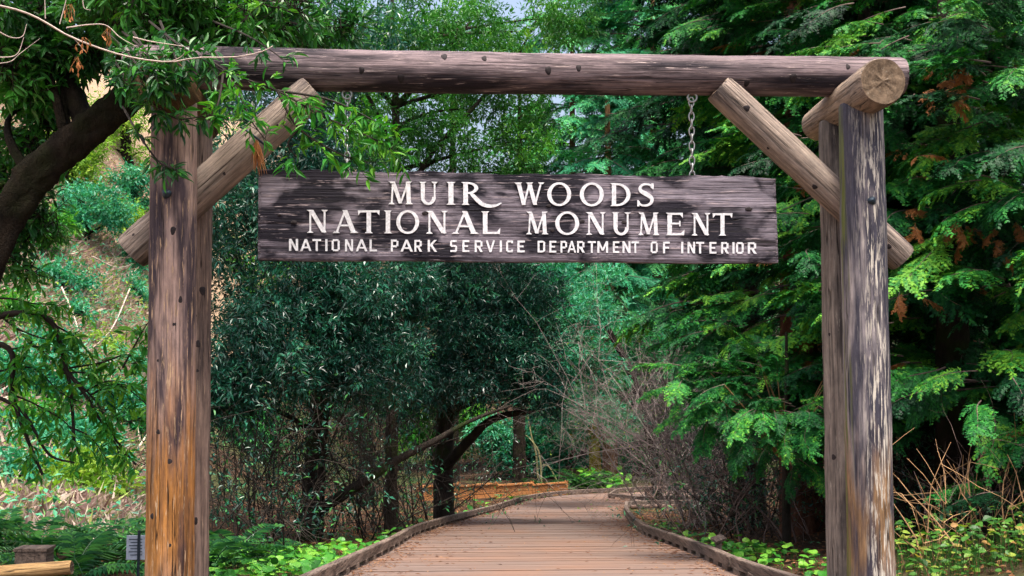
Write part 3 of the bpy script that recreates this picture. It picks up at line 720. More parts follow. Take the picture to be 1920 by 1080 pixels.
ROW2 = [('N', 575, 615), ('A', 624, 672), ('T', 671, 712), ('I', 720, 735), ('O', 743, 786), ('N', 798, 840), ('A', 847, 898), ('L', 902, 938), ('M', 986, 1028), ('O', 1041, 1086), ('N', 1098, 1136), ('U', 1147, 1183), ('M', 1196, 1236), ('E', 1248, 1284), ('N', 1296, 1332), ('T', 1336, 1373)]
ROW3 = [('N', 542, 559), ('A', 563, 584), ('T', 586, 602), ('I', 610, 614), ('O', 622, 637), ('N', 647, 662), ('A', 667, 689), ('L', 693, 707), ('P', 733, 747), ('A', 751, 774), ('R', 777, 791), ('K', 802, 819),
        ('S', 844, 857), ('E', 867, 880), ('R', 890, 905), ('V', 911, 928), ('I', 937, 941), ('C', 949, 962), ('E', 970, 984), ('D', 1008, 1022), ('E', 1030, 1043), ('P', 1051, 1063), ('A', 1064, 1080), ('R', 1082, 1096), ('T', 1102, 1117), ('M', 1120, 1140), ('E', 1149, 1161), ('N', 1167, 1182), ('T', 1184, 1198),
        ('O', 1220, 1233), ('F', 1243, 1256), ('I', 1277, 1281), ('N', 1289, 1303), ('T', 1305, 1320), ('E', 1330, 1343), ('R', 1352, 1366), ('I', 1373, 1377), ('O', 1380, 1394), ('R', 1402, 1418)]
for row, font, (xa, ta, ba), (xb, tb, bb) in ((ROW1, SERIF, (728, 340.5, 383), (1227, 344, 387)), (ROW2, SERIF, (575, 393.5, 436.5), (1373, 400, 442)), (ROW3, SANS, (542, 448, 470.5), (1418, 454.5, 476))):
    for ch, x0, x1 in row:
        u = ((x0 + x1) / 2 - xa) / (xb - xa); letter(ch, font, x0, x1, ta + (tb - ta) * u, ba + (bb - ba) * u)

def chain(px, ytop, ybot, label):
    a = at(px, ytop, YM); b = at(px, ybot, YM); a[1] = b[1] = YS + .045
    root = empty('hanging_chain', b, label, 'chain', 'chains holding the sign'); L = a[2] - b[2]
    def ring(rx, rz, wire, c, rot):
        B = MB(); t = np.linspace(0, 2 * math.pi, 15); p = np.stack([rx * np.cos(t), 0 * t, rz * np.sin(t)], 1)
        if rot: p = p[:, [1, 0, 2]]
        B.tube(p + c, wire, 6, cap=False); return B
    n = 10; pitch = (L - .06) / n
    for k in range(n + 1):
        c = b + np.array([0, 0, -.02 + pitch * (k + .3)]); B = ring(.019, pitch * .66, .0058, c, k % 2); B.build('link', M['chain'], root, True)
    B = ring(.034, .034, .009, a + np.array([0, 0, -.03]), 0); B.build('eye_bolt', M['chain'], root, True)
chain(1297, 176, 329, 'galvanised chain with eye bolt holding the right end of the plank sign')
chain(651, 170, 320, 'galvanised chain behind hanging leaves holding the left end of the plank sign')

# ================================================================== VEGETATION
def make_bough(seed, L=1.0, ntw=15, spacing=.03, need=.036, sub=2, droop=.28):
    """flat spray of a redwood: axis along +y, side twigs with needle combs; returns verts, tris, twig id per vertex"""
    rng = np.random.default_rng(seed); V, T, R = [], [], []; n = 0
    def comb(p0, d, length, up, r, nd):
        nonlocal n
        d = nrm(d); s = nrm(np.cross(d, up)); k = max(3, int(length / spacing)); tt = (np.arange(k) + .5) / k
        for t in tt:
            c = p0 + d * length * t - np.array([0, 0, .10 * length * t * t]); l = nd * (1.0 - .45 * t) * (.85 + .3 * rng.random())
            for sg in (-1, 1):
                tip = c + d * l * .75 + s * sg * l * .8 + up * l * .12 * rng.standard_normal()
                V.extend([c - d * .008, c + d * .008, tip]); T.append((n, n + 1, n + 2)); R.extend([r] * 3); n += 3
        V.extend([p0 - s * .004, p0 + s * .004, p0 + d * length - np.array([0, 0, .1 * length])]); T.append((n, n + 1, n + 2)); R.extend([r] * 3); n += 3
    for i in range(ntw):
        t = .08 + .92 * i / (ntw - 1)
        base = np.array([.03 * math.sin(t * 5 + seed), t * L, -droop * t * t * L])
        fwd = nrm([.1 * rng.standard_normal(), 1, -2 * droop * t])
        for sg in (-1, 1):
            l = .40 * (1.05 - .72 * t) * (.7 + .5 * rng.random()) * L; an = math.radians(52 + 12 * rng.standard_normal())
            d = nrm(fwd * math.cos(an) + np.array([sg, 0, -.12 + .12 * rng.standard_normal()]) * math.sin(an)); r = rng.random()
            up = nrm(np.array([.2 * rng.standard_normal(), 0, 1]) - d * d[2])
            comb(base, d, l, up, r, need)
            for q in range(sub):
                u = (.35 + .45 * q / max(1, sub - 1 + .01)); b2 = base + d * l * u
                for s2 in (-1, 1):
                    a2 = math.radians(40); d2 = nrm(d * math.cos(a2) + np.cross(up, d) * s2 * math.sin(a2) - np.array([0, 0, .1]))
                    comb(b2, d2, l * .42 * (1.1 - u) * (.8 + .5 * rng.random()), up, r, need * .85)
    V.extend([np.array([-.008, 0, 0]), np.array([.008, 0, 0]), np.array([0, L, -droop * L])]); T.append((n, n + 1, n + 2)); R.extend([.5] * 3)
    return np.array(V), np.array(T), np.array(R)
def compound(seed, nsub=21):
    """a whole drooping bough: several sprays along a woody axis"""
    rng = np.random.default_rng(seed); B = MB(); W = MB(); L = 1.0
    ax = np.array([[.05 * math.sin(4 * t + seed), t * L,   .08 * t - .24 * t * t] for t in np.linspace(0, 1, 9)])
    W.tube(ax, np.linspace(.012, .003, 9), 4, cap=False)
    for k in range(nsub):
        t = .18 + .82 * k / (nsub - 1); p = np.array([np.interp(t, np.linspace(0, 1, 9), ax[:, j]) for j in range(3)])
        sg = (-1) ** k; an = math.radians(48 + 14 * rng.standard_normal()) * (0.15 if k == nsub - 1 else 1)
        d = nrm(np.array([sg * math.sin(an), math.cos(an), -.10 - .25 * t + .16 * rng.standard_normal()]))
        v, f, r = make_bough(seed * 31 + k, L=.36 * (1.08 - .35 * t) * (.85 + .3 * rng.random()), ntw=8, spacing=.016, need=.023, sub=1, droop=.30)
        X, Yv, Z = frames(d[None], nrm(np.array([[.25 * rng.standard_normal(), .25 * rng.standard_normal(), 1.0]])))
        stamp(B, v, f, p[None], X, Yv, Z, np.array([1.0]), (r + (rng.random() - .5) * .5)[None])
    return B, W
BOUGH = []
for s_i in range(7):
    B_, W_ = compound(s_i + 1)
    for k_ in (3, 4):
        W_.m[k_] = [x + 1 for x in W_.m[k_]]; B_.f[k_] += [x + B_.n for x in W_.f[k_]]; B_.m[k_] += W_.m[k_]
    B_.v += W_.v; B_.r += W_.r; B_.n += W_.n
    BOUGH.append(B_)
def bough_meshes(mat): return [b.mesh('bough', [M[mat], M['twig_brown']]) for b in BOUGH]
BMESH = {'redwood': bough_meshes('redwood'), 'conifer_far': bough_meshes('conifer_far')}

def put_bough(root, rng, mat, p, d, s, col, flat=.28):
    n = nrm(rng.standard_normal(3) * flat + np.array([0, 0, 1.0])); X, Yv, Z = frames(np.asarray(d)[None], n[None])
    o = bpy.data.objects.new('bough', BMESH[mat][int(rng.integers(len(BOUGH)))]); COL.objects.link(o); o.parent = root
    o.matrix_local = Matrix.Translation(Vector(p) - Vector(root.location)) @ (Matrix((X[0], Yv[0], Z[0])).transposed() @ Matrix.Diagonal((s * rng.uniform(.85, 1.15), s, s))).to_4x4()
    o.color = (float(col), 0, 0, 1)
    return o

def conifer(name, label, base, height, R, z0, nb, seed, tr=.3, mat='redwood', bark='bark_red', bs=(.6, 1.1), front=.75, group=None, top_taper=.35, holes=(), dead=.02, shell=.55, cspan=(.15, .7), tier=.42):
    rng = np.random.default_rng(seed); base = np.asarray(base, float); nb = min(nb, 300)
    root = empty(name, base, label, 'tree', group)
    tp = np.array([base + [0, 0, t * height] for t in np.linspace(0, 1, 14)]); tp[0, 2] -= .3
    B = MB(); B.tube(tp, np.linspace(tr, tr * .25, 14), 14, lump=.06, rng=rng); B.build('trunk', M[bark], root, True)
    az0 = math.atan2(-base[1], -base[0]); k = 0; tries = 0
    while k < nb and tries < nb * 4:
        tries += 1
        h = z0 + (height - z0) * ((k + rng.random()) / nb); t = (h - z0) / max(.1, height - z0)
        az = az0 + (rng.uniform(-1.7, 1.7) if rng.random() < front else rng.uniform(0, 2 * math.pi))
        Rh = R * (1 - (1 - top_taper) * t ** 1.3) * (1 + .2 * math.sin(az * 3 + h * 1.9 + seed) + .15 * math.sin(az * 7 - h * 2.7))
        s = rng.uniform(*bs); rr = max(.1, Rh * rng.random() ** shell - s * .6)
        h2 = .4 * h + .6 * (round(h / tier) * tier + .1 * rng.standard_normal())
        out = np.array([math.cos(az), math.sin(az), 0]); p = base + out * rr; p[2] = base[2] + h2 - .10 * rr
        m = p + out * s * .6 - np.array([0, 0, .15 * s]); d = m - CAMPOS; zc = d @ FW; u = 960 + F * (d @ RT) / zc; v = 540 - F * (d @ UP) / zc
        if any(((u - a) / c) ** 2 + ((v - b) / e) ** 2 < 1 for a, b, c, e in holes) and rng.random() < .93: continue
        col = cspan[0] + (cspan[1] - cspan[0]) * rng.random() + .1 * math.sin(h * 2.3 + az * 2)
        col = rng.uniform(.965, 1) if rng.random() < dead * .8 else min(max(col, 0), .9)
        if col > .96: s *= .45
        put_bough(root, rng, mat, p, nrm(out + rng.standard_normal(3) * np.array([.4, .4, .15]) + np.array([0, 0, -.1])), s, col); k += 1
    return root

def broadleaf(name, label, base, trunk, rad, clumps, n, L, mat, bark, seed, W=.3, tpl=LEAF2, branches=True, group=None, extra=(), twigmat='twig_dark', per=8, tw=.22, rlo=0, rhi=1, cat='tree', seg=12, shell=.45, twig=False):
    """trunk: world polyline; clumps: (centre, radii, weight)"""
    rng = np.random.default_rng(seed); base = np.asarray(base, float)
    root = empty(name, base, label, cat, group)
    B = MB(); sp = spline(trunk, 26); sp_ = spline(trunk, 70); B.tube(sp_, np.interp(np.linspace(0, 1, 70), np.linspace(0, 1, len(rad)), rad), seg, lump=.16, rng=rng); B.build('trunk', M[bark], root, True)
    for pts, r0, r1 in extra:
        B = MB(); s2 = spline(pts, 18); B.tube(s2, np.linspace(r0, r1, 18), 9, lump=.06, rng=rng); B.build('branch', M[bark], root, True)
    if branches:
        for (c, r, w) in clumps:
            k = int(np.argmin(np.linalg.norm(sp - np.asarray(c) + np.array([0, 0, .6]), axis=1))); k = max(k, 6)
            B = MB(); B.tube(bez(sp[k], c, (0.2 * rng.standard_normal(), .2 * rng.standard_normal(), .15), 9), np.linspace(min(.05, rad[-1] * 1.2 + .01), .008, 9), 6, lump=.05, rng=rng)
            B.build('branch', M[bark], root, True)
    T = MB() if twig else None
    B = MB(); tot = sum(c[2] for c in clumps)
    for (c, r, w) in clumps:
        m = n * w / tot
        # break each clump into several tufts so that gaps remain
        nt = max(4, int(m / 210))
        for q in range(nt):
            u = unit_dirs(rng, 1)[0] * rng.random() ** .4; cc = np.asarray(c) + u * np.asarray(r)
            tr = np.mean(r) * rng.uniform(.16, .34); lo = rlo + (rhi - rlo) * .55 * rng.random() ** 1.6; hi = lo + (rhi - lo) * rng.uniform(.45, 1)
            clump_leaves(B, rng, cc, (tr * 1.25, tr * 1.25, tr * .8), m / nt, L, W, tpl, lo, hi, per, tw, shell=shell, twigs=T)
    B.build('crown', M[mat], root)
    if T is not None and T.n: T.build('twigs', M[twigmat], root)['kind'] = 'stuff'
    return root

def px_clumps(rows):
    """(px, py, Y, half-width px, half-height px, depth m, weight) -> world clumps"""
    out = []
    for (px, py, Y, hw, hh, dep, w) in rows:
        out.append((at(px, py, Y), (hw / F * Y, dep, hh / F * Y), w))
    return out

def gpt(px, Y, dz=0.0):
    """ground point below image column px at depth Y"""
    p = at(px, 700, Y); return np.array([p[0], Y, float(terrain(p[0], Y)) + dz])

# ---- leaning bay laurel at the left, its crown over the gate
def leaning_bay():
    Y = 9.3
    tr = [gpt(-140, 9.3, -.2), at(-95, 760, 9.3), at(-30, 500, 9.3), at(55, 345, 9.3), at(165, 245, 9.3), at(255, 165, 9.25), at(330, 40, 9.2), at(400, -160, 9.2)]
    cl = px_clumps([(60, 60, 9.6, 150, 90, .9, 1.5), (50, 200, 9.8, 90, 110, .7, 1.2), (230, 30, 9.2, 130, 60, .8, 1.3), (330, 110, 8.6, 90, 60, .35, .45), (420, 35, 9.2, 140, 70, .7, 1.2), (40, 330, 10.2, 90, 80, .6, .6),
                    (560, 30, 9.8, 110, 60, .7, .6), (120, 100, 9.4, 60, 40, .5, .3), (30, 450, 10.4, 60, 60, .5, .25), (150, -80, 9.4, 300, 60, 1.0, .8), (480, -60, 9.4, 200, 50, .8, .5)])
    ex = [([at(165, 245, 9.3), at(120, 140, 9.5), at(60, 60, 9.6), at(20, -60, 9.7)], .09, .03), ([at(300, 100, 9.2), at(420, 30, 9.3), at(560, 0, 9.6)], .06, .02)]
    return broadleaf('bay_laurel_tree', 'leaning dark bay laurel trunk at the left edge with its crown over the gate', gpt(-140, 9.3), tr, [.20, .165, .14, .13, .125, .115, .09, .07], cl, 20000, .105, 'bay', 'bark_bay', 21, W=.3, tpl=LEAF8, extra=ex, tw=.16, per=7, twig=True, rlo=.32, seg=22)
leaning_bay()

# ---- leafy spray hanging in front of the gate's left corner (its branch comes from the bay laurel)
def spray(name, label, polys, mat, seed, L=.115, dens=18, W=.24, group=None, tmat='twig_dark', loose=.10):
    rng = np.random.default_rng(seed); P0 = np.array(polys[0][0]); root = empty(name, P0, label, 'branch', group)
    B = MB(); leafs = MB()
    for pts in polys:
        sp = spline(pts, 20); B.tube(sp, np.linspace(.010, .003, 20), 5)
        ln = np.linalg.norm(np.diff(sp, axis=0), axis=1).sum(); nr = max(3, int(ln * dens))
        for k in range(nr):
            u = .2 + .8 * (k + rng.random()) / nr; i = min(18, int(u * 19)); c = sp[i] + (sp[i + 1] - sp[i]) * rng.random()
            d = nrm(nrm(sp[i + 1] - sp[i]) * .6 + rng.standard_normal(3) * .7 + np.array([0, -.1, -.35])); tl = loose * rng.uniform(.6, 1.5)
            B.tube([c, c + d * tl], [.003, .0015], 3, cap=False)
            m = 7; P = c + d * (tl * np.linspace(.3, 1.05, m))[:, None]
            q = rng.standard_normal((m, 3)); q = nrm(q - d * (q @ d)[:, None])
            ld = nrm(d * .55 + q * .8 + np.array([0, 0, -.28])); nn = nrm(rng.standard_normal((m, 3)) * .5 + np.array([0, -.4, 1])); X, Yv, Z = frames(ld, nn)
            s = L * rng.uniform(.6, 1.15, m); stamp(leafs, LEAF8[0], LEAF8[1], P, X, Yv, Z, np.stack([s * W, s, s], 1), np.clip(.2 + .6 * rng.random(m), 0, 1))
    B.build('stem', M[tmat], root); leafs.build('leaves', M[mat], root)
    return root
def A_(*p): return [at(*q) for q in p]
spray('bay_branch', 'leafy bay branch hanging over the left log brace above the sign', [
    A_((330, 60, 8.6), (420, 130, 8.0), (520, 170, 7.75), (600, 215, 7.7), (690, 255, 7.75), (745, 285, 7.8)),
    A_((520, 170, 7.75), (560, 240, 7.7), (640, 290, 7.75), (690, 305, 7.8)),
    A_((420, 130, 8.0), (450, 180, 7.7), (470, 225, 7.65), (500, 265, 7.65)),
    A_((520, 170, 7.75), (610, 185, 7.75), (680, 215, 7.8), (730, 245, 7.85)),
    A_((420, 130, 8.0), (410, 190, 7.75), (395, 230, 7.7)),
    A_((560, 240, 7.75), (540, 270, 7.75), (560, 300, 7.8))], 'bay_bright', 31, .105, 16, loose=.12)
spray('bay_branch', 'thin drooping bay twig in front of the left gate post top', [
    A_((255, 100, 8.8), (275, 170, 7.8), (300, 205, 7.6), (345, 225, 7.6)),
    A_((265, 140, 7.9), (320, 218, 7.65), (400, 215, 7.6)),
    A_((230, 200, 8.6), (265, 260, 7.7), (300, 305, 7.6), (330, 318, 7.6)),
    A_((300, 60, 8.6), (340, 100, 7.9), (390, 110, 7.8)),
    A_((400, 40, 8.6), (470, 70, 7.9), (530, 110, 7.8))], 'bay', 32, .10, 8, loose=.09)

spray('bay_branch', 'dark bay leaves covering the left end of the beam', [
    A_((200, 60, 8.4), (240, 100, 7.7), (270, 140, 7.4), (300, 165, 7.4)), A_((230, 60, 8.4), (280, 100, 7.6), (310, 125, 7.4), (350, 150, 7.4)), A_((280, 40, 8.4), (330, 80, 7.6), (370, 105, 7.4), (410, 130, 7.45)), A_((200, 90, 8.4), (225, 130, 7.7), (245, 165, 7.5)), A_((250, 60, 8.2), (285, 120, 7.4), (290, 170, 7.4)), A_((300, 40, 8.2), (330, 110, 7.4), (335, 140, 7.38))], 'bay', 35, .10, 13, .28, loose=.10)
# ---- pale bare twig with hanging seed clusters across the top left corner
def bare_twig():
    root = empty('bare_twig_branch', at(0, 20, 6.9), 'pale bare twig with small reddish hanging seed clusters in the upper left', 'branch')
    Y = 6.9
    for pts, r0 in [(((-30, 5), (30, 18), (75, 36), (130, 68), (200, 95), (260, 110), (320, 116), (370, 108), (440, 107), (490, 97), (512, 86)), .007),
                    (((125, 52), (170, 46), (200, 48), (225, 70), (255, 87)), .0045), (((-10, 55), (20, 70), (42, 68), (50, 45)), .004), (((-10, 108), (30, 103), (45, 70)), .004),
                    (((85, 35), (84, 0), (83, -20)), .0035), (((112, 45), (124, 0), (128, -20)), .0035), (((320, 116), (340, 106), (347, 97)), .003), (((155, 0), (158, 15), (170, 19)), .003), (((250, 70), (285, 78), (345, 87)), .005), (((-10, 120), (20, 115), (38, 100), (75, 72)), .003), (((137, 70), (150, 85), (158, 95)), .003)]:
        B = MB(); B.tube(spline([at(x, y, Y + .15 * math.sin(x * .01)) for x, y in pts], 22), np.linspace(r0, r0 * .4, 22), 6); B.build('twig', M['twig_pale'], root, True)
    rng = np.random.default_rng(4)
    for (x, y) in [(203, 52), (146, 106), (128, 8), (157, 70)]:
        B = MB()
        for k in range(8):
            p = at(x + rng.normal() * 3, y, Y); q = at(x + rng.normal() * 6, y + rng.uniform(8, 24), Y) + rng.standard_normal(3) * .008
            B.tube([p, q], .001, 3)
            d = nrm(np.array([[rng.normal() * .3, rng.normal() * .3, -1.0]])); X, Yv, Z = frames(d, unit_dirs(rng, 1)); stamp(B, LEAF2[0], LEAF2[1], q[None], X, Yv, Z, np.array([[.014, .035, .03]]), np.array([.3]))
        B.build('seed_cluster', M['dead_spray'], root)
bare_twig()

# ---- dead spray tied to the left brace
def tied():
    root = empty('dead_redwood_sprig', at(482, 258, 8.02), 'brown dried needle sprig dangling from a dark cord on the left brace', 'sprig')
    B = MB(); B.tube(spline(A_((452, 238, 7.98), (470, 250, 7.96), (486, 263, 7.98), (499, 274, 8.03)), 10), .008, 5); B.build('cord', M['iron'], root, True)
    B = MB(); rng = np.random.default_rng(9)
    for k in range(70):
        p = at(480 + rng.normal() * 2, 262 + rng.random() * 20, 7.97); q = at(485 + rng.normal() * 6, 290 + rng.random() * 42, 7.97) + rng.standard_normal(3) * .012
        B.tube([p, (p + q) / 2 + rng.standard_normal(3) * .006, q], [.002, .0022, .0008], 3, rnd=rng.random(), cap=False)
    B.build('needles', M['dead_spray'], root)
tied()

# ---- dark bay laurels left of the path
def dark_bays():
    b1 = ground_at(583, 1003)
    cl = px_clumps([(470, 420, 16, 110, 120, 1.2, 1.2), (480, 640, 16, 110, 130, 1.2, 1.5), (620, 560, 17, 110, 90, 1.3, 1.3), (700, 660, 17.5, 90, 90, 1.2, 1.0), (620, 690, 17, 110, 45, 1.2, .7), (420, 740, 15.5, 60, 60, .8, .5), (520, 300, 17, 120, 90, 1.2, .9), (610, 400, 17.5, 120, 120, 1.0, .9), (480, 180, 17, 140, 70, 1.4, .5), (640, 90, 17, 160, 80, 1.4, .6), (760, 560, 18, 60, 70, .9, .5)])
    ex = [([at(592, 960, b1[1]), at(680, 905, 17.8), at(740, 865, 18.2), at(812, 828, 18.6), at(880, 790, 19.2), at(960, 760, 19.8)], .095, .02), ([at(598, 780, b1[1]), at(540, 680, 16.6), at(500, 560, 16.2)], .08, .03), ([at(605, 720, b1[1]), at(660, 640, 17.2), at(700, 560, 17.5)], .08, .03)]
    broadleaf('bay_laurel_tree', 'dark bluish bay laurel with a thick leaning trunk just left of the path', b1, [b1 - [0, 0, .3], at(590, 880, b1[1]), at(602, 740, b1[1]), at(618, 600, b1[1]), at(622, 430, b1[1]), at(600, 200, b1[1]), at(620, -20, b1[1])], [.20, .165, .15, .13, .11, .08, .04], cl, 95000, .095, 'bay_dark', 'bark_dark', 41, extra=ex)
    b2 = gpt(832, 23.5)
    cl = px_clumps([(850, 560, 22, 110, 100, 1.6, 1.4), (930, 640, 22, 100, 90, 1.4, 1.2), (890, 715, 22, 120, 45, 1.4, .8), (760, 700, 22, 90, 90, 1.4, .8), (840, 450, 23, 130, 80, 1.6, .8), (980, 560, 22.5, 60, 80, 1.2, .7), (1000, 720, 22, 60, 60, 1.0, .5)])
    ex = [([at(838, 872, 23.4), at(880, 825, 22.8), at(925, 785, 22.3), at(1000, 770, 22), at(1060, 765, 22)], .11, .03), ([at(838, 790, 23.4), at(880, 740, 22.8), at(930, 700, 22.3), at(960, 640, 22)], .09, .03), ([at(836, 740, 23.4), at(790, 640, 22.8), at(770, 540, 22.5)], .08, .03)]
    broadleaf('bay_laurel_tree', 'dark upright bay laurel with a straight black trunk by the path bend', b2, [b2 - [0, 0, .3], at(830, 870, 23.5), at(834, 760, 23.5), at(834, 640, 23.5), at(838, 480, 23.5), at(850, 300, 23.5)], [.22, .185, .175, .16, .12, .06], cl, 85000, .10, 'bay_dark', 'bark_dark', 42, extra=ex)
    # thinner bay whose airy top shows the sky
    b3 = gpt(735, 20)
    cl = px_clumps([(740, 60, 19, 130, 70, 1.2, 1.2), (900, 50, 20, 110, 60, 1.2, .9), (1000, 60, 21, 80, 60, 1.1, .6), (760, 240, 20, 90, 70, 1.1, 1.0), (860, 290, 20.5, 90, 55, 1.0, .8), (890, 205, 21, 75, 55, .9, .7), (985, 260, 21, 50, 60, .9, .5), (960, 150, 21, 60, 40, .9, .4), (560, 60, 18, 110, 60, 1, .7), (700, 330, 19.5, 90, 60, 1, .7), (960, 320, 21, 50, 40, .8, .35), (1060, 30, 21, 70, 50, 1, .4), (820, 120, 20, 140, 40, 1, .5)])
    ex = [([at(745, 420, 20), at(800, 300, 20), at(880, 210, 20.3), at(960, 120, 20.8), at(1010, 30, 21)], .06, .015), ([at(742, 300, 20), at(690, 180, 19.5), at(610, 60, 19)], .05, .015), ([at(745, 200, 20), at(830, 100, 20), at(900, 20, 20.2)], .05, .015)]
    broadleaf('bay_laurel_tree', 'slender bay laurel with an airy bright crown letting the sky through above the beam', b3, [b3 - [0, 0, .3], at(735, 800, 20), at(742, 600, 20), at(745, 400, 20), at(742, 200, 20), at(735, 0, 20)], [.12, .10, .09, .08, .06, .03], cl, 38000, .10, 'bay', 'bark_dark', 43, extra=ex, rlo=.38)
dark_bays()

# ---- green broadleaf tree right of the dark bays, farther off
def mid_greens():
    b = gpt(1232, 36.5)
    cl = px_clumps([(1060, 600, 31, 80, 90, 1.6, 1.3), (1020, 520, 32, 70, 60, 1.5, .8), (1090, 700, 31, 70, 70, 1.5, .9), (1120, 560, 32, 60, 70, 1.4, .7), (1080, 775, 32, 60, 35, 1.5, .5), (1160, 790, 33, 40, 30, 1, .3)])
    broadleaf('broadleaf_tree', 'light green broadleaf tree hanging over the far bend of the path', b, [b - [0, 0, .3], at(1225, 850, 36), at(1190, 720, 34.5), at(1110, 560, 33)], [.16, .14, .12, .05], cl, 24000, .14, 'teal', 'bark_bay', 51, W=.38)
    b = gpt(1118, 44)
    cl = px_clumps([(1110, 720, 43, 90, 70, 2.5, 1.2), (1170, 640, 44, 80, 70, 2.5, 1), (1040, 700, 44, 60, 60, 2, .7), (1150, 800, 43, 60, 35, 2, .4)])
    broadleaf('mossy_tree', 'tree with a yellow mossy trunk standing beyond the end of the path', b, [b - [0, 0, .3], at(1116, 860, 44), at(1113, 820, 44), at(1105, 700, 44), at(1110, 600, 44)], [.24, .21, .20, .16, .08], cl, 16000, .17, 'redwood_far', 'bark_moss', 52, W=.4, extra=[([at(1113, 833, 44), at(1090, 823, 44), at(1066, 815, 44)], .09, .05)])
    b = gpt(1142, 46)
    conifer('redwood_tree', 'reddish redwood trunk beside the yellow mossy trunk beyond the path', b, 16, 2.6, 4.2, 90, 53, tr=.32, mat='conifer_far', bark='bark_far', bs=(1.6, 2.4), tier=.8)
mid_greens()

# ---- far conifers and forest closing the view
FAR = [(1075, 52, 20, 3.0, 'pale teal fir rising straight behind the right part of the sign'), (1165, 58, 24, 3.4, 'tall teal conifer behind the beam right of the sky gap'), (1230, 50, 22, 3.4, 'bright green conifer seen between the sign and the right brace'), (1330, 55, 24, 3.8, 'far dark green conifer behind the right chain'),
       (1480, 50, 22, 3.8, 'far conifer behind the right rear gate post'), (1640, 48, 22, 4.0, 'far conifer behind the right front gate post'), (1820, 46, 22, 4.2, 'far conifer at the right edge behind the redwoods')]
FARH = [(1790, 622, 110, 50), (1450, 925, 120, 85), (1735, 860, 80, 80)]
for i, (px, Y, h, R, lab) in enumerate(FAR):
    conifer('conifer_tree', lab, gpt(px, Y), h, R, 1.0, 170, 60 + i, tr=.3, mat='conifer_far', bark='bark_far', bs=(1.9, 3.2), top_taper=.6, tier=1.0, shell=.4, holes=FARH, cspan=(.3, .95), group='far conifers beyond the path')

def round_tree(name, label, px, py, Y, hw, hh, n, mat, seed, L=.22, group=None, W=.45):
    b = gpt(px, Y); hwm, hhm = hw / F * Y, hh / F * Y; c = at(px, py, Y); rng = np.random.default_rng(seed)
    cl = []
    for k in range(9):
        u = unit_dirs(rng, 1)[0]; cl.append((c + u * np.array([hwm, hwm * .6, hhm]) * .62, (hwm * .45, hwm * .4, hhm * .38), 1.0))
    cl.append((c, (hwm * .5, hwm * .4, hhm * .5), 1))
    top = c + np.array([0, 0, hhm * .4]); 
    return broadleaf(name, label, b, [b - [0, 0, .4], b * .6 + top * .4, top], [.24, .17, .05], cl, n, L, mat, 'bark_bay', seed, W=W, group=group, tw=.4, seg=8)
FB = [(590, 420, 52, 120, 130, 'teal', 'teal green tree far behind the left end of the sign'), (740, 460, 55, 130, 110, 'teal', 'teal green tree far behind the middle of the sign'), (900, 480, 56, 120, 110, 'redwood_far', 'deep green tree far behind the sign centre'),
      (640, 720, 46, 160, 130, 'teal', 'teal bushy tree behind the dark bay trunks'), (820, 760, 50, 130, 110, 'bay_bright', 'light green bushy tree glimpsed between the dark trunks'), (985, 825, 46, 100, 75, 'teal', 'teal low tree behind the orange fence'), (1250, 740, 48, 130, 140, 'redwood_far', 'dark green bushy tree behind the bare brown shrub'), (1400, 700, 44, 150, 180, 'redwood_far', 'dark green bushy tree behind the young redwood'), (1100, 480, 62, 130, 120, 'redwood_far', 'far green tree under the right half of the sign')]
for i, (px, py, hw, hh, lab) in enumerate([(690, 150, 120, 190, 'airy light green treetop against the sky above the left half of the sign'), (850, 120, 120, 170, 'airy light green treetop against the sky above the middle of the sign'), (975, 200, 80, 170, 'airy light green treetop against the sky left of the far conifers')]):
    round_tree('forest_tree', lab, px, py, 34 + i * 3, hw, hh, (9000, 4800, 3800)[i], 'bay_bright', 140 + i, .17, 'airy treetops behind the beam', .4)
for i, (px, py, Y, hw, hh, mt, lab) in enumerate(FB):
    round_tree('forest_tree', lab, px, py, Y, hw, hh, 9000, mt, 80 + i, group='trees closing the view')

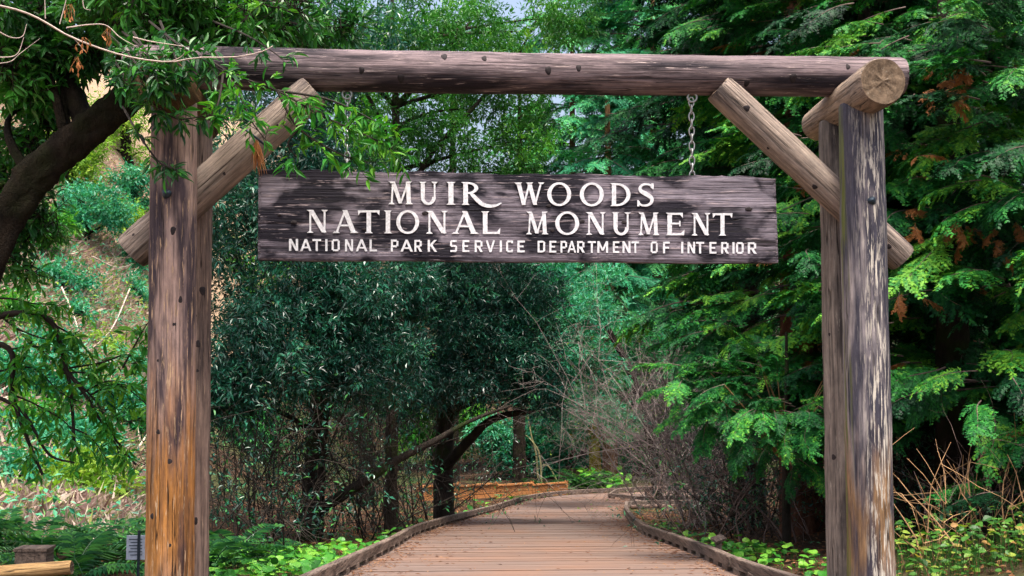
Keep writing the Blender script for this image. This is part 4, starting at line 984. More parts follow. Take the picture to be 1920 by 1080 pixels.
# ---- trees and shrubs on the slope at the left
def slope_tree(px, py, hw, hh, n, mat, seed, lab, L=.16, cat='tree', name='slope_tree', W=.42):
    """crown centred at the pixel, rooted on the slope a little in front of it"""
    g = ground_at(px, py, 8, 120, terrain); Y = g[1] - hw / F * g[1] * .8
    return round_tree(name, lab, px, py, Y, hw, hh, n, mat, seed, L, 'trees and shrubs on the left slope', W)
ST = [(60, 150, 180, 130, 9000, 'olive', 'sunlit olive tree seen under the crown of the leaning trunk'), (230, 240, 110, 110, 7000, 'olive', 'yellow green tree between the leaning trunk and the left gate post'), (210, 90, 150, 90, 6000, 'olive', 'pale olive treetop behind the bay leaves in the upper left'), (430, 300, 110, 120, 7000, 'bay_bright', 'bright green tree far behind the left brace'), (470, 120, 140, 100, 6000, 'bay_bright', 'light green treetop seen above the beam at the left'),
      (150, 400, 110, 60, 6000, 'teal', 'pale teal tree below the leaning trunk'), (245, 365, 60, 60, 4000, 'teal', 'pale teal shrub left of the log brace end'), (60, 430, 90, 50, 4000, 'bay_bright', 'green shrub at the left edge below the trunk'), (240, 480, 45, 40, 2500, 'teal', 'small teal shrub under the left brace end'), (110, 520, 70, 25, 2200, 'teal', 'low teal shrub at the top of the dry slope'),
      (470, 520, 90, 110, 7000, 'bay_bright', 'green tree close right of the left gate posts'), (40, 720, 90, 50, 4500, 'teal', 'teal shrub low on the dry slope at the left edge'), (200, 760, 80, 40, 4000, 'teal', 'teal shrub low on the dry slope left of the gate'), (120, 830, 110, 45, 5000, 'teal', 'teal shrub at the foot of the dry slope'), (450, 820, 90, 60, 5000, 'redwood_far', 'dark green shrub right of the left gate post foot'), (560, 300, 110, 120, 6000, 'teal', 'teal tree behind the upper left corner of the sign'), (20, 590, 40, 40, 2000, 'bay_bright', 'green shrub on the dry slope at the left margin'), (255, 555, 30, 35, 1800, 'teal', 'teal shrub touching the left gate post high on the dry slope'), (90, 650, 60, 30, 2500, 'teal', 'teal shrub in the middle of the dry slope at the left'), (190, 650, 35, 25, 1500, 'olive', 'small olive shrub in the middle of the dry slope'), (245, 690, 35, 35, 1800, 'teal', 'teal shrub beside the left gate post halfway up the slope'), (60, 800, 60, 40, 3000, 'bay_bright', 'green shrub above the ferns at the lower left'), (255, 820, 40, 50, 3000, 'redwood_far', 'dark green shrub close left of the gate post foot'), (150, 905, 90, 30, 3000, 'olive', 'yellowish low shrub just above the large fern'), (40, 895, 60, 35, 2500, 'teal', 'teal low shrub above the stub post'), (150, 590, 30, 22, 1200, 'teal', 'tiny teal shrub on the dry slope below the leaning trunk'), (120, 300, 90, 70, 5000, 'olive', 'sunny yellow green tree directly under the leaning trunk'), (255, 165, 70, 70, 4000, 'olive', 'sunny yellow green foliage left of the gate beam end'), (230, 420, 50, 40, 2500, 'olive', 'yellow green shrub right above the left brace end')]
for i, (px, py, hw, hh, n, mt, lab) in enumerate(ST):
    slope_tree(px, py, hw, hh, n, mt, 200 + i, lab, L=.14)
# ---- redwoods at the right
RH = [(1790, 622, 130, 62), (1735, 860, 85, 85), (1450, 925, 120, 85), (1440, 600, 90, 40), (1600, 640, 60, 40), (1720, 515, 55, 26), (1880, 835, 60, 40), (1285, 250, 45, 70)]
r1 = gpt(1790, 13.6)
conifer('redwood_tree', 'big near redwood with drooping sprays filling the right edge behind the gate post', r1, 6.8, 2.35, .9, 300, 91, tr=.26, bark='bark_dark', bs=(.55, 1.0), holes=RH, dead=.05, top_taper=.85, shell=.35, cspan=(.08, .92))
_r1 = bpy.data.objects[[o.name for o in bpy.data.objects if o.get('label', '').startswith('big near redwood')][0]]
_rng = np.random.default_rng(77)
for (px, py, Y, n, sp) in [(1790, 140, 11.6, 9, 26), (1765, 190, 11.6, 5, 18), (1870, 430, 11.6, 8, 34), (1760, 420, 11.7, 4, 20), (1880, 470, 11.5, 5, 24), (1700, 560, 11.8, 3, 14), (1730, 300, 11.8, 3, 14)]:
    for k in range(n):
        put_bough(_r1, _rng, 'redwood', at(px + _rng.normal() * sp, py + _rng.normal() * sp * .6, Y + _rng.normal() * .1), nrm(np.array([_rng.normal() * .7, -.4, -.5 + _rng.normal() * .3])), _rng.uniform(.16, .30), _rng.uniform(.966, 1), .6)
r2 = gpt(1500, 16.6)
conifer('redwood_tree', 'redwood with dark shaded sprays behind the right log brace', r2, 9.0, 1.9, 3.0, 300, 92, tr=.34, bs=(.6, 1.05), holes=RH, dead=.02, top_taper=.9, shell=.35, cspan=(.08, .92))
r3 = gpt(1640, 15.4)
conifer('redwood_tree', 'redwood standing behind the right gate posts', r3, 8.0, 2.0, 1.9, 300, 93, tr=.3, bark='bark_dark', bs=(.55, 1.0), holes=RH, dead=.03, top_taper=.9, shell=.35, cspan=(.08, .92))
r4 = gpt(1985, 12.0)
conifer('redwood_tree', 'redwood at the far right edge, only its left sprays in view', r4, 5.8, 1.9, .9, 170, 94, tr=.28, bark='bark_dark', bs=(.55, 1.0), holes=RH, dead=.06, top_taper=.9, shell=.35, cspan=(.08, .92))
r6 = gpt(1890, 16.0)  # back redwoods from here: shade in the gaps put into darker needle tones
conifer('redwood_tree', 'redwood seen behind the big near one at the right edge', r6, 9.0, 2.3, 1.6, 260, 96, tr=.3, bark='bark_dark', bs=(.8, 1.4), holes=RH, dead=.02, top_taper=.95, shell=.35, cspan=(0, .6))
r7 = gpt(1400, 20.5)
conifer('redwood_tree', 'dark redwood behind the right chain and the upper end of the right brace', r7, 11.5, 2.0, 5.4, 220, 97, tr=.34, bark='bark_dark', bs=(.9, 1.5), holes=RH, dead=.01, top_taper=.95, shell=.35, cspan=(0, .55))
r8 = gpt(1720, 18.5)
conifer('redwood_tree', 'dark redwood filling the background between right post and picture edge', r8, 10.5, 2.6, 2.0, 280, 98, tr=.34, bark='bark_dark', bs=(1.0, 1.7), holes=RH, dead=.01, top_taper=.95, shell=.35, cspan=(0, .5))
r5 = gpt(1470, 13.6)
def young():
    rng = np.random.default_rng(95); root = empty('young_redwood', r5, 'young bright green redwood with low fanning boughs beside the path', 'tree')
    tp = np.array([r5 + [0, 0, -.2], r5 + [0, 0, .9], r5 + [.03, 0, 1.9], r5 + [.05, .05, 2.6]]); B = MB(); B.tube(spline(tp, 12), np.linspace(.06, .015, 12), 8); B.build('trunk', M['bark_dark'], root, True)
    pos, dirs = [], []
    for (px, py, Y, dx, dz) in [(1470, 760, 13.2, -1, .15), (1440, 740, 13, -1, .1), (1410, 720, 12.9, -1, .3), (1370, 740, 12.8, -1, -.05), (1400, 780, 12.8, -.9, -.15), (1360, 760, 12.7, -.8, -.2), (1470, 700, 13.3, -.8, .35), (1500, 740, 13, .4, .2), (1530, 770, 13, .6, -.1), (1480, 790, 12.9, -.3, -.2), (1440, 790, 12.8, -.5, -.2), (1520, 790, 13, .3, -.2),
                                (1350, 710, 12.9, -.9, .15), (1330, 730, 12.8, -.8, -.1), (1400, 690, 13.1, -.7, .3), (1490, 770, 12.7, -.6, -.2), (1550, 720, 13.2, .2, .1), (1380, 780, 12.7, -.4, -.4), (1340, 770, 12.9, -.6, -.3), (1440, 770, 12.6, -.7, -.2), (1560, 800, 13.1, -.3, -.1), (1430, 700, 13.3, -.5, .5), (1300, 730, 13.0, -.8, .0), (1320, 700, 13.0, -.8, .2), (1540, 700, 13.2, .3, .2), (1500, 790, 12.8, -.2, -.1), (1460, 770, 12.6, .1, -.1), (1430, 830, 13.2, -.2, -.2), (1500, 850, 13.3, .1, -.2)]:
        for k in range(4):
            p = at(px + rng.normal() * 22, py + rng.normal() * 12, Y + rng.normal() * .15); pos.append(p); dirs.append([dx + rng.normal() * .2, -.45 + rng.normal() * .35, dz + rng.normal() * .15])
    pos = np.array(pos); n = len(pos); dirs = nrm(np.array(dirs))
    for k in range(n): put_bough(root, rng, 'redwood', pos[k], dirs[k], rng.uniform(.34, .56), .36 + .36 * rng.random())
    for k in range(0, n, 4):
        B = MB(); B.tube(bez(r5 + np.array([0, 0, 1.0 + .5 * rng.random()]), pos[k], (0, 0, .08), 6), np.linspace(.016, .005, 6), 5); B.build('branch', M['twig_tan'], root)
young()

# ---- bare and low shrubs
def bare_shrub(name, label, base, spread, n0, seed, mat, h=2.0, r0=.012, levels=3, lean=(0, 0, 0), kids=5, group=None, cat='shrub', arch=.25):
    rng = np.random.default_rng(seed); base = np.asarray(base, float); root = empty(name, base, label, cat, group); B = MB(); tips = []
    def grow(p, d, L, r, lev):
        n = 6 if lev == 0 else 4; pts = [p]
        for k in range(n):
            d = nrm(d + rng.standard_normal(3) * .18 + np.array([0, 0, -arch * (k / n) * .5])); pts.append(pts[-1] + d * L / n)
        pts = np.array(pts); B.tube(pts, np.linspace(r, r * .45, n + 1), 4 if lev == 0 else 3, rnd=rng.random(), cap=False)
        if lev + 1 < levels:
            for q in range(kids):
                i = int(rng.integers(1, n + 1)); dd = nrm(d * .6 + rng.standard_normal(3) * .75 + np.array([0, 0, .15])); grow(pts[i], dd, L * rng.uniform(.3, .6), r * .55, lev + 1)
        else: tips.append((pts[-1], d))
    for k in range(n0):
        p = base + np.array([rng.normal() * spread * .35, rng.normal() * spread * .35, 0]); p[2] = float(terrain(p[0], p[1])) - .05
        grow(p, nrm(np.array([rng.normal() * .45, rng.normal() * .45, 1.0]) + np.asarray(lean)), h * rng.uniform(.6, 1.15), r0 * rng.uniform(.6, 1.2), 0)
    B.build('stems', M[mat], root); return root, tips

def leafy_tips(root, tips, mat, seed, L=.07, per=5, W=.4, frac=1.0, lo=0, hi=1, tpl=LEAF2):
    rng = np.random.default_rng(seed); B = MB()
    for p, d in tips:
        if rng.random() > frac: continue
        q = rng.standard_normal((per, 3)); ld = nrm(np.asarray(d) * .4 + q * .7 + np.array([0, 0, -.1])); nn = nrm(rng.standard_normal((per, 3)) * .5 + np.array([0, -.2, 1])); X, Yv, Z = frames(ld, nn); s = L * rng.uniform(.6, 1.2, per)
        stamp(B, tpl[0], tpl[1], np.repeat(np.asarray(p)[None], per, 0) + rng.standard_normal((per, 3)) * L * .5, X, Yv, Z, np.stack([s * W, s, s], 1), lo + (hi - lo) * rng.random(per))
    if B.n: B.build('leaves', M[mat], root)

for i, (px, Y, h, n0, lab, mt) in enumerate([(1300, 21.5, 3.4, 14, 'grey brown bare twiggy shrub right of the path below the sign', 'twig_grey'), (1370, 20, 3.4, 14, 'grey bare twiggy shrub behind the young redwood', 'twig_grey'), (1300, 25.5, 3.9, 14, 'pale bare twiggy shrub hanging over the far bend of the path', 'twig_grey'), (1290, 28, 5.0, 12, 'tall bare twiggy shrub under the right end of the sign', 'twig_grey'), (1360, 24, 4.2, 12, 'tall bare shrub with one dark arching stem behind the young redwood', 'twig_dark')]):
    g = gpt(px, Y); r, t = bare_shrub('bare_shrub', lab, g, 1.1, n0, 300 + i, mt, h, .013, 4, (-.05, -.05, .1), 5, 'bare shrubs right of the path')
    leafy_tips(r, t, 'bay' if i % 2 else 'olive', 320 + i, .05, 2, .4, .10)
def under(px, Y, h, n0, seed, mat, lab, grp, leafmat='bay_dark', frac=.6, spread=.9, L=.08, per=5, levels=3):
    g = gpt(px, Y); r, t = bare_shrub('understory_shrub', lab, g, spread, n0, seed, mat, h, .014, levels, (0, 0, .3), 5, grp); leafy_tips(r, t, leafmat, seed + 1, L, per, .35, frac)
for i, (px, Y, h, w) in enumerate([(430, 14.5, 2.0, 'close to the left gate post'), (500, 15.5, 2.3, 'between the left gate post and the thick leaning bay trunk'), (540, 18, 2.6, 'right behind the thick leaning bay trunk'), (650, 19, 2.6, 'under the long slanting bay limb'), (710, 20, 2.7, 'where the slanting bay limb meets the slender trunk'), (765, 22, 2.8, 'between the slender trunk and the upright black trunk'), (680, 24, 3.0, 'deep in the shade behind the slanting limb'), (600, 25, 3.0, 'deep in the shade behind the thick bay trunk'), (790, 26, 2.6, 'just left of the upright black trunk'), (450, 19, 2.6, 'deep in the shade right of the left gate post'), (850, 29, 2.2, 'right of the upright black trunk before the orange fence'), (560, 30, 3.2, 'farthest back in the gap left of the thick bay trunk')]):
    under(px, Y, h, 10, 400 + i * 3, 'twig_dark', 'thin stemmed dark shrub ' + w, 'shrubs between the bay trunks', 'bay_dark', .7, 1.0, .085, 5)
for i, (px, Y, h, w) in enumerate([(1430, 15.5, 1.6, 'under the young redwood beside the path'), (1510, 16.5, 1.8, 'touching the right rear gate post on its left'), (1390, 18, 1.7, 'between the young redwood and the bare brush'), (1315, 20.5, 1.4, 'at the kerb below the bare brush'), (1720, 13.2, 1.4, 'directly right of the right front gate post'), (1800, 14.5, 1.6, 'behind the tan dry stems'), (1900, 13.5, 1.5, 'at the right picture edge above the brambles'), (1600, 17.5, 2.0, 'hidden mostly behind the right gate posts'), (1860, 16.5, 2.2, 'farthest back under the redwoods at the right')]):
    under(px, Y, h, 11, 500 + i * 3, 'twig_dark' if i % 3 else 'twig_brown', 'dark shaded shrub ' + w, 'shrubs under the redwoods', 'bay_dark', .6, .9, .075, 5)

# ---- low bay branches in front of the dry slope at the left
def low_branches():
    Y = 10.2
    spray('bay_branch', 'low dark bay branches with green leaf bunches in front of the dry slope', [
        A_((-60, 610, Y), (0, 592, Y), (60, 588, Y), (100, 608, Y), (114, 655, Y), (130, 725, Y)), A_((100, 608, Y), (150, 640, Y), (190, 700, Y)), A_((-40, 660, Y), (22, 655, Y), (24, 740, Y), (50, 820, Y), (76, 885, Y)),
        A_((130, 700, Y), (185, 760, Y), (215, 830, Y), (262, 875, Y)), A_((-40, 560, Y), (20, 560, Y), (70, 570, Y), (110, 565, Y)), A_((130, 690, Y), (190, 680, Y), (240, 665, Y), (270, 690, Y)), A_((170, 740, Y), (220, 720, Y), (260, 745, Y), (285, 770, Y)),
        A_((24, 740, Y), (70, 760, Y), (130, 800, Y), (150, 865, Y)), A_((-20, 700, Y), (60, 690, Y), (120, 740, Y), (200, 770, Y)), A_((60, 640, Y), (40, 690, Y), (60, 720, Y)), A_((230, 690, Y), (268, 620, Y), (282, 600, Y)), A_((0, 592, Y), (40, 620, Y), (110, 640, Y), (150, 620, Y)), A_((20, 655, Y), (70, 650, Y), (95, 680, Y)), A_((150, 740, Y), (200, 715, Y), (250, 720, Y)), A_((185, 770, Y), (235, 790, Y), (275, 780, Y)), A_((120, 700, Y), (160, 700, Y), (200, 730, Y), (240, 770, Y)), A_((130, 800, Y), (170, 820, Y), (200, 860, Y))], 'bay_bright', 33, .12, 15, .28, loose=.14)
    r = empty('bay_limb', at(-60, 640, Y), 'curved black limb carrying the low bay leaves at the left edge', 'branch')
    for pts, a, b in [(((-80, 620), (0, 592), (60, 588), (100, 608), (115, 655), (132, 730), (140, 835)), .035, .012), (((-60, 640), (18, 655), (24, 740), (50, 820), (80, 890)), .03, .012), (((120, 690), (160, 740), (190, 790), (255, 872)), .02, .008), (((-40, 730), (40, 770), (90, 850), (140, 868)), .02, .008)]:
        B = MB(); B.tube(spline([at(x, y, Y) for x, y in pts], 22), np.linspace(a, b, 22), 7, lump=.06, rng=np.random.default_rng(3)); B.build('limb', M['twig_dark'], r, True)
low_branches()

# ---- sword ferns
def fern_mesh():
    B = MB(); rng = np.random.default_rng(12); n = 20
    ax = np.array([[0, .85 * t, .55 * t - .75 * t * t] for t in np.linspace(0, 1, 12)]); B.tube(ax, np.linspace(.005, .002, 12), 3, .2, False)
    for k in range(n):
        t = .12 + .88 * k / n; p = np.array([np.interp(t, np.linspace(0, 1, 12), ax[:, j]) for j in range(3)]); l = .15 * math.sin(math.pi * (t * .85 + .12)) + .02
        for sg in (-1, 1):
            d = nrm(np.array([[sg, .35, -.12 + .1 * rng.normal()]])); X, Yv, Z = frames(d, np.array([[0, 0, 1.0]])); stamp(B, LEAF2[0], LEAF2[1], p[None], X, Yv, Z, np.array([[.034, l, l]]), np.array([rng.random()]))
    return B.mesh('frond', M['fern'])
FROND = fern_mesh()
def fern(px, Y, seed, lab, s=1.0, n=16, dz=0):
    rng = np.random.default_rng(seed); g = gpt(px, Y, dz); root = empty('sword_fern', g, lab, 'fern', 'sword ferns')
    for k in range(n):
        o = bpy.data.objects.new('frond', FROND); COL.objects.link(o); o.parent = root
        o.rotation_euler = (rng.uniform(.0, .75), rng.normal() * .15, k * 2.4 + rng.normal() * .2); q = s * rng.uniform(.75, 1.2); o.scale = (q, q, q)
for i, a in enumerate([(150, 11.2, 'large sword fern at the lower left behind the log rail', 1.15), (85, 12.0, 'sword fern left of the largest fern in the lower left', .95), (215, 12.3, 'sword fern behind the small information panel', 1.0), (440, 13.4, 'sword fern just right of the left gate post', 1.0), (400, 12.2, 'sword fern at the foot of the left rear gate post', .9), (500, 14.8, 'sword fern in front of the thick bay trunk', .8), (20, 12.6, 'sword fern at the left picture edge', .9), (260, 13.5, 'sword fern half hidden behind the left gate post', 1.0), (1090, 40.5, 'fern clump at the far end of the boardwalk', 1.6), (1020, 39.5, 'fern left of the far boardwalk bend beside the orange fence', 1.2)]):
    fern(a[0], a[1], 600 + i, a[2], a[3])

# ---- ground cover, litter, dry grass
def leaf_patch(B, rng, c, r, n, L, tpl=ROUND, W=1.0, hmin=.03, hmax=.2, lo=0, hi=1, stems=True):
    for k in range(n):
        p = np.array([c[0] + rng.normal() * r[0], c[1] + rng.normal() * r[1], 0]); p[2] = float(terrain(p[0], p[1])); h = rng.uniform(hmin, hmax); t = p + np.array([rng.normal() * .04, rng.normal() * .04, h])
        if 4 < p[1] < 39 and float(left_x(p[1])) - .1 < p[0] < float(right_x(p[1])) + .1: continue
        if stems: B.tube([p, t], [.002, .0015], 3, .2, False)
        d = nrm(np.array([[rng.normal(), rng.normal() - .3, rng.normal() * .25]])); X, Yv, Z = frames(d, nrm(np.array([[rng.normal() * .3, rng.normal() * .3 - .25, 1.0]]))); s = L * rng.uniform(.5, 1.2)
        stamp(B, tpl[0], tpl[1], t[None], X, Yv, Z, np.array([[s * W, s, s]]), np.array([lo + (hi - lo) * rng.random()]))
def covers():
    rng = np.random.default_rng(70); B = MB()
    for (px, Y, n) in [(560, 11.6, 60), (610, 12.2, 60), (650, 12.8, 60), (570, 13.2, 60), (690, 13.8, 40), (720, 14.6, 40), (520, 12.6, 50), (600, 14.5, 50), (660, 15.2, 40), (750, 16.5, 40), (480, 11.6, 40), (450, 12.6, 40), (790, 18.5, 40), (840, 21, 40), (880, 24, 40), (930, 28, 40), (960, 32, 40), (1000, 36, 40)]:
        g = gpt(px, Y); leaf_patch(B, rng, g, (.28 + Y * .008, .3), n, .085 + Y * .002, hmax=.22)
    o = B.build('ground_cover', M['lime'], None, origin=(0, 0, 0)); tag(o, 'bright green low leafy plants along the left side of the boardwalk', 'ground cover', kind='stuff')
    B = MB()
    for (px, Y, n) in [(1370, 13.6, 45), (1420, 12.9, 45), (1350, 14.6, 30), (1300, 16.4, 30), (1480, 11.9, 30), (1530, 11.4, 25), (1260, 18.5, 30), (1240, 20.5, 25), (1400, 13.9, 25), (1330, 15.4, 25)]:
        g = gpt(px, Y); leaf_patch(B, rng, g, (.2, .25), n, .10, hmax=.2)
    for q in range(260):
        px = rng.uniform(1090, 1150); Yq = rng.uniform(40.2, 43); g = gpt(px, Yq); leaf_patch(B, rng, g, (.3, .3), 1, .24, hmin=.1, hmax=.6)
    o = B.build('ground_cover', M['lime'], None, origin=(0, 0, 0)); tag(o, 'bright green round leaves on the dark verge right of the boardwalk', 'ground cover', kind='stuff')
    B = MB()
    for q in range(5200):
        y = rng.uniform(7, 36); sd_ = rng.random() < .5; e = float(left_x(y)) if sd_ else float(right_x(y)); off = abs(rng.normal()) * (.16 if rng.random() < .6 else .6) + .06; x = e + off if sd_ else e - off
        z = float(zpath(y)) + .008
        if rng.random() < .25: x = e - off - .2 if sd_ else e + off + .2; z = float(terrain(x, y)) + .02
        a = rng.uniform(0, 6.28); d = np.array([[math.cos(a), math.sin(a), 0]]); X, Yv, Z = frames(d, nrm(np.array([[rng.normal() * .2, rng.normal() * .2, 1.0]]))); s = rng.uniform(.03, .09)
        stamp(B, LEAF2[0], LEAF2[1], np.array([[x, y, z]]), X, Yv, Z, np.array([[.012, s, s * .5]]), np.array([rng.random()]))
    o = B.build('leaf_litter', M['litter'], None, origin=(0, 0, 0)); tag(o, 'reddish fallen needles and leaves along both edges of the boardwalk', 'leaf litter', kind='stuff')
    # forest floor litter and small seedlings near the path
    B = MB(); N = 9000; y = rng.uniform(9, 36, N); sd_ = rng.random(N) < .5
    x = np.where(sd_, left_x(y) - .15 - np.abs(rng.normal(size=N)) * 2.2, right_x(y) + .15 + np.abs(rng.normal(size=N)) * 2.2); z = terrain(x, y) + .02
    d = nrm(np.stack([rng.normal(size=N), rng.normal(size=N), .15 * rng.normal(size=N)], 1)); X, Yv, Z = frames(d, nrm(rng.standard_normal((N, 3)) * .3 + np.array([0, 0, 1.0]))); s = rng.uniform(.05, .11, N)
    stamp(B, LEAF2[0], LEAF2[1], np.stack([x, y, z], 1), X, Yv, Z, np.stack([s * .4, s, s], 1), rng.random(N))
    o = B.build('leaf_litter', M['litter'], None, origin=(0, 0, 0)); tag(o, 'brown fallen leaves over the forest floor beside the boardwalk', 'leaf litter', kind='stuff')
    B = MB(); N = 46000; px = rng.uniform(-20, 330, N); py = rng.uniform(470, 930, N)
    Y = rng.uniform(13, 42, N); x = (px - 840) / F * Y; z = terrain(x, Y)
    d = nrm(np.stack([rng.normal(size=N) * .9, -.4 + rng.normal(size=N) * .6, .5 + .4 * rng.normal(size=N)], 1)); X, Yv, Z = frames(d, nrm(rng.standard_normal((N, 3)) * .5 + np.array([0, -.5, 1.0]))); s = rng.uniform(.12, .45, N)
    stamp(B, LEAF2[0], LEAF2[1], np.stack([x, Y, z], 1), X, Yv, Z, np.stack([s * 0 + .0022 * Y ** .5, s, s], 1), rng.random(N))
    o = B.build('dry_grass', M['dry_grass'], None, origin=(0, 0, 0)); tag(o, 'pale dry grass covering the slope at the left', 'grass', kind='stuff')
    B = MB()
    for q in range(150):                     # creepers and weeds in patches over the slope
        pxq = rng.uniform(-20, 300); Yq = 13 + 27 * rng.random() ** .8; xq = (pxq - 840) / F * Yq; n = 90; rr = rng.uniform(.25, .8)
        x = xq + rng.normal(size=n) * rr; y = Yq + rng.normal(size=n) * rr; z = terrain(x, y) + np.abs(rng.normal(size=n)) * .22 + .03
        d = nrm(np.stack([rng.normal(size=n), rng.normal(size=n) - .3, rng.normal(size=n) * .4], 1)); X, Yv, Z = frames(d, nrm(rng.standard_normal((n, 3)) * .5 + np.array([0, -.4, 1.0]))); s = rng.uniform(.06, .15, n)
        t0 = rng.random(); stamp(B, LEAF2[0], LEAF2[1], np.stack([x, y, z], 1), X, Yv, Z, np.stack([s * .45, s, s], 1), np.clip(t0 * .7 + .3 * rng.random(n), 0, 1), int(rng.random() < .3))
    o = B.build('undergrowth', [M['teal'], M['olive']], None, origin=(0, 0, 0)); tag(o, 'patchy teal and yellow green weeds over the slope at the left', 'undergrowth', kind='stuff')
covers()
for i, (pts, r) in enumerate([(((125, 560), (150, 620), (165, 680)), .026), (((250, 560), (215, 640), (150, 700)), .024), (((270, 680), (230, 690), (190, 720)), .022), (((60, 600), (130, 640), (200, 640)), .02), (((180, 500), (230, 520), (280, 500)), .022)]):
    g = [ground_at(x, y, 8, 60, terrain) + np.array([0, -.4, .25]) for x, y in pts]
    B = MB(); B.tube(spline(g, 14), np.linspace(r, r * .4, 14), 6); o = B.build('fallen_branch', M['twig_pale'], None, True); tag(o, ['pale dead branch running down the upper dry slope', 'pale dead branch slanting across the middle of the dry slope', 'short pale dead branch close to the left gate post', 'thin pale dead branch lying across the slope at the left', 'pale dead branch lying just under the brace end'][i], 'branch', 'dead branches on the slope')

# ---- dry stems and brambles at the lower right
g = gpt(1800, 10.6)
bare_shrub('dry_stem_shrub', 'tan bare upright stems in the lower right corner', g, 1.15, 34, 701, 'twig_tan', 1.15, .0075, 2, (.05, 0, .25), 2, arch=.05)
g = gpt(1880, 11.0)
bare_shrub('dry_stem_shrub', 'reddish brown bare stems at the right picture edge', g, .9, 22, 702, 'twig_brown', 1.25, .007, 3, (-.25, 0, .25), 3, arch=.1)
def bramble(px, Y, n, seed, lab, r=(.35, .3), h=.5):
    rng = np.random.default_rng(seed); g = gpt(px, Y); root = empty('bramble_bush', g, lab, 'shrub', 'brambles by the right post'); B = MB()
    leaf_patch(B, rng, g, r, n, .085, LEAF8, .75, .03, h, 0, 1); B.build('leaves', M['bramble'], root)
bramble(1750, 9.7, 150, 711, 'yellow green bramble at the foot of the right front gate post', (.3, .25), .45)
bramble(1850, 9.9, 170, 712, 'yellow green bramble in the lower right corner', (.3, .3), .42)
bramble(1715, 10.8, 110, 713, 'bramble growing behind the right gate post', (.25, .2), .5)
bramble(1940, 10.4, 130, 714, 'bramble cut by the right picture edge', (.25, .25), .55)

# ---- far details
def fence():
    Y = 35.5; a = at(785, 938, Y); b = at(1062, 931, 39.0); root = empty('board_fence', a, 'low orange brown board fence beyond the bend left of the path', 'fence'); d = b - a; L = np.linalg.norm(d[:2]); ang = math.atan2(d[1], d[0]); Mr = np.array(Matrix.Rotation(ang, 3, 'Z'))
    n = 4
    for k in range(n):
        for j, (z, h) in enumerate(((.10, .095), (.305, .095))):
            B = MB(); B.box(a + d * (k + .5) / n + np.array([0, 0, z]), (L / n / 2 - .01, .02, h), M=Mr); B.build('board', M['fence'], root)
        B = MB(); B.box(a + d * (k + .5) / n + np.array([0, -.02, .435]), (L / n / 2 - .01, .05, .025), M=Mr); B.build('cap_rail', M['fence'], root)
    for k in range(n + 1):
        B = MB(); B.box(a + d * k / n + np.array([0, .07, .1]), (.045, .045, .42), M=Mr); B.build('post', M['fence'], root)
fence()
def bench():
    p = ground_at(1222, 941); z = float(zpath(p[1])); root = empty('bench', (p[0], p[1], z), 'small dark wooden bench beside the path bend on the right', 'bench')
    for k in range(3):
        B = MB(); B.box((p[0] + .3, p[1] - .16 + k * .16, z + .42), (.75, .07, .025)); B.build('seat_slat', M['bench'], root)
    for x in (-.1, .75):
        B = MB(); B.box((p[0] + x, p[1], z + .195), (.07, .2, .195)); B.build('leg', M['bench'], root)
bench()
def marker():
    y = 12.9; p = np.array([float(right_x(y)) + .12, y, float(zpath(y)) + .19]); root = empty('trail_marker', p, 'small grey wooden marker resting on the right kerb timber', 'marker')
    Mr = np.array(Matrix.Rotation(math.radians(25), 3, 'X') @ Matrix.Rotation(.5, 3, 'Z')); B = MB(); B.box(p + np.array([0, 0, .03]), (.075, .05, .015), M=Mr); B.build('plate', M['kerb'], root); B = MB(); B.box(p + np.array([0, .01, -.1]), (.03, .03, .12)); B.build('post', M['kerb'], root)
marker()
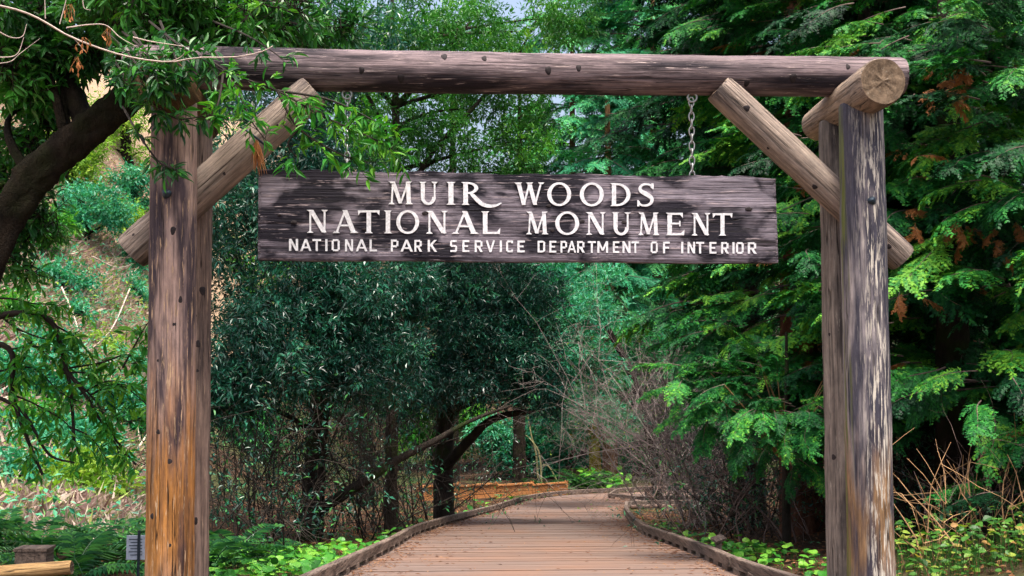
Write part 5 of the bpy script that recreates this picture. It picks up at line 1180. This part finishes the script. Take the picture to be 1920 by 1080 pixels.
for i, (pts, r, Y) in enumerate([(((1016, 890), (1012, 855), (1000, 830), (980, 812), (958, 800)), .034, 43), (((982, 905), (975, 880), (960, 862)), .03, 43), (((1010, 892), (1005, 850), (996, 815), (990, 780)), .045, 44), (((1050, 888), (1030, 876), (1015, 872)), .03, 43)]):
    q = [at(x, y, Y) for x, y in pts]; q[0][2] = float(terrain(q[0][0], Y)) - .1; B = MB(); B.tube(spline(q, 14), np.linspace(r, r * .45, 14), 7); o = B.build('bare_sapling', M['twig_moss'], None, True)
    tag(o, ['pale bare sapling arching to the left beyond the orange fence', 'short pale bare stem close behind the orange fence', 'pale straight sapling trunk beyond the orange fence', 'thin pale branch lying beyond the right end of the orange fence'][i], 'sapling', 'bare saplings beyond the fence')

# ---- lower left: log rail, stub post, information panel
def rail():
    a = at(-60, 1080, 9.6); b = at(135, 1064, 9.6); o = log('log_rail', a, b, .062, .056, M['log_rail'], None, 31); tag(o, 'short peeled orange log lying level in the lower left corner', 'log')
    c = at(57, 1034, 9.95); root = empty('stub_post', (c[0], 9.95, float(terrain(c[0], 9.95))), 'square cut grey stub post behind the log in the lower left', 'post')
    B = MB(); zb = float(terrain(c[0], 9.95)) - .2; B.box((c[0], 10.05, (c[2] + zb) / 2), (.125, .1, (c[2] - zb) / 2)); B.build('shaft', M['kerb'], root)
    B = MB(); B.box((c[0], 10.05, c[2] + .012), (.135, .11, .012)); B.build('cap', M['kerb'], root)
rail()
def panel():
    Y = 10.9; a = at(238, 1004, Y); b = at(273, 1049, Y); c = (a + b) / 2; zb = float(terrain(c[0], Y)); root = empty('information_panel', (c[0], Y, zb), 'small pale information panel on a thin dark post by the left gate post', 'sign')
    B = MB(); B.box(c, (abs(b[0] - a[0]) / 2, .008, abs(a[2] - b[2]) / 2)); B.build('panel', M['panel'], root)
    for k in range(6):
        B = MB(); B.box(c + np.array([-.004 + (.006 if k % 2 else 0), -.0095, .075 - k * .028]), (.052 if k % 2 else .06, .001, .0035)); B.build('printed_line', M['iron'], root)
    p = at(262, 1000, Y); B = MB(); B.tube([(p[0], Y - .022, zb - .2), (p[0], Y - .022, p[2] + .03)], .013, 8); B.build('post', M['iron'], root)
m_ = flat_mat('pale_printed_panel', (.34, .38, .46), .5, 0, .2, 30); M['panel'] = m_
panel()
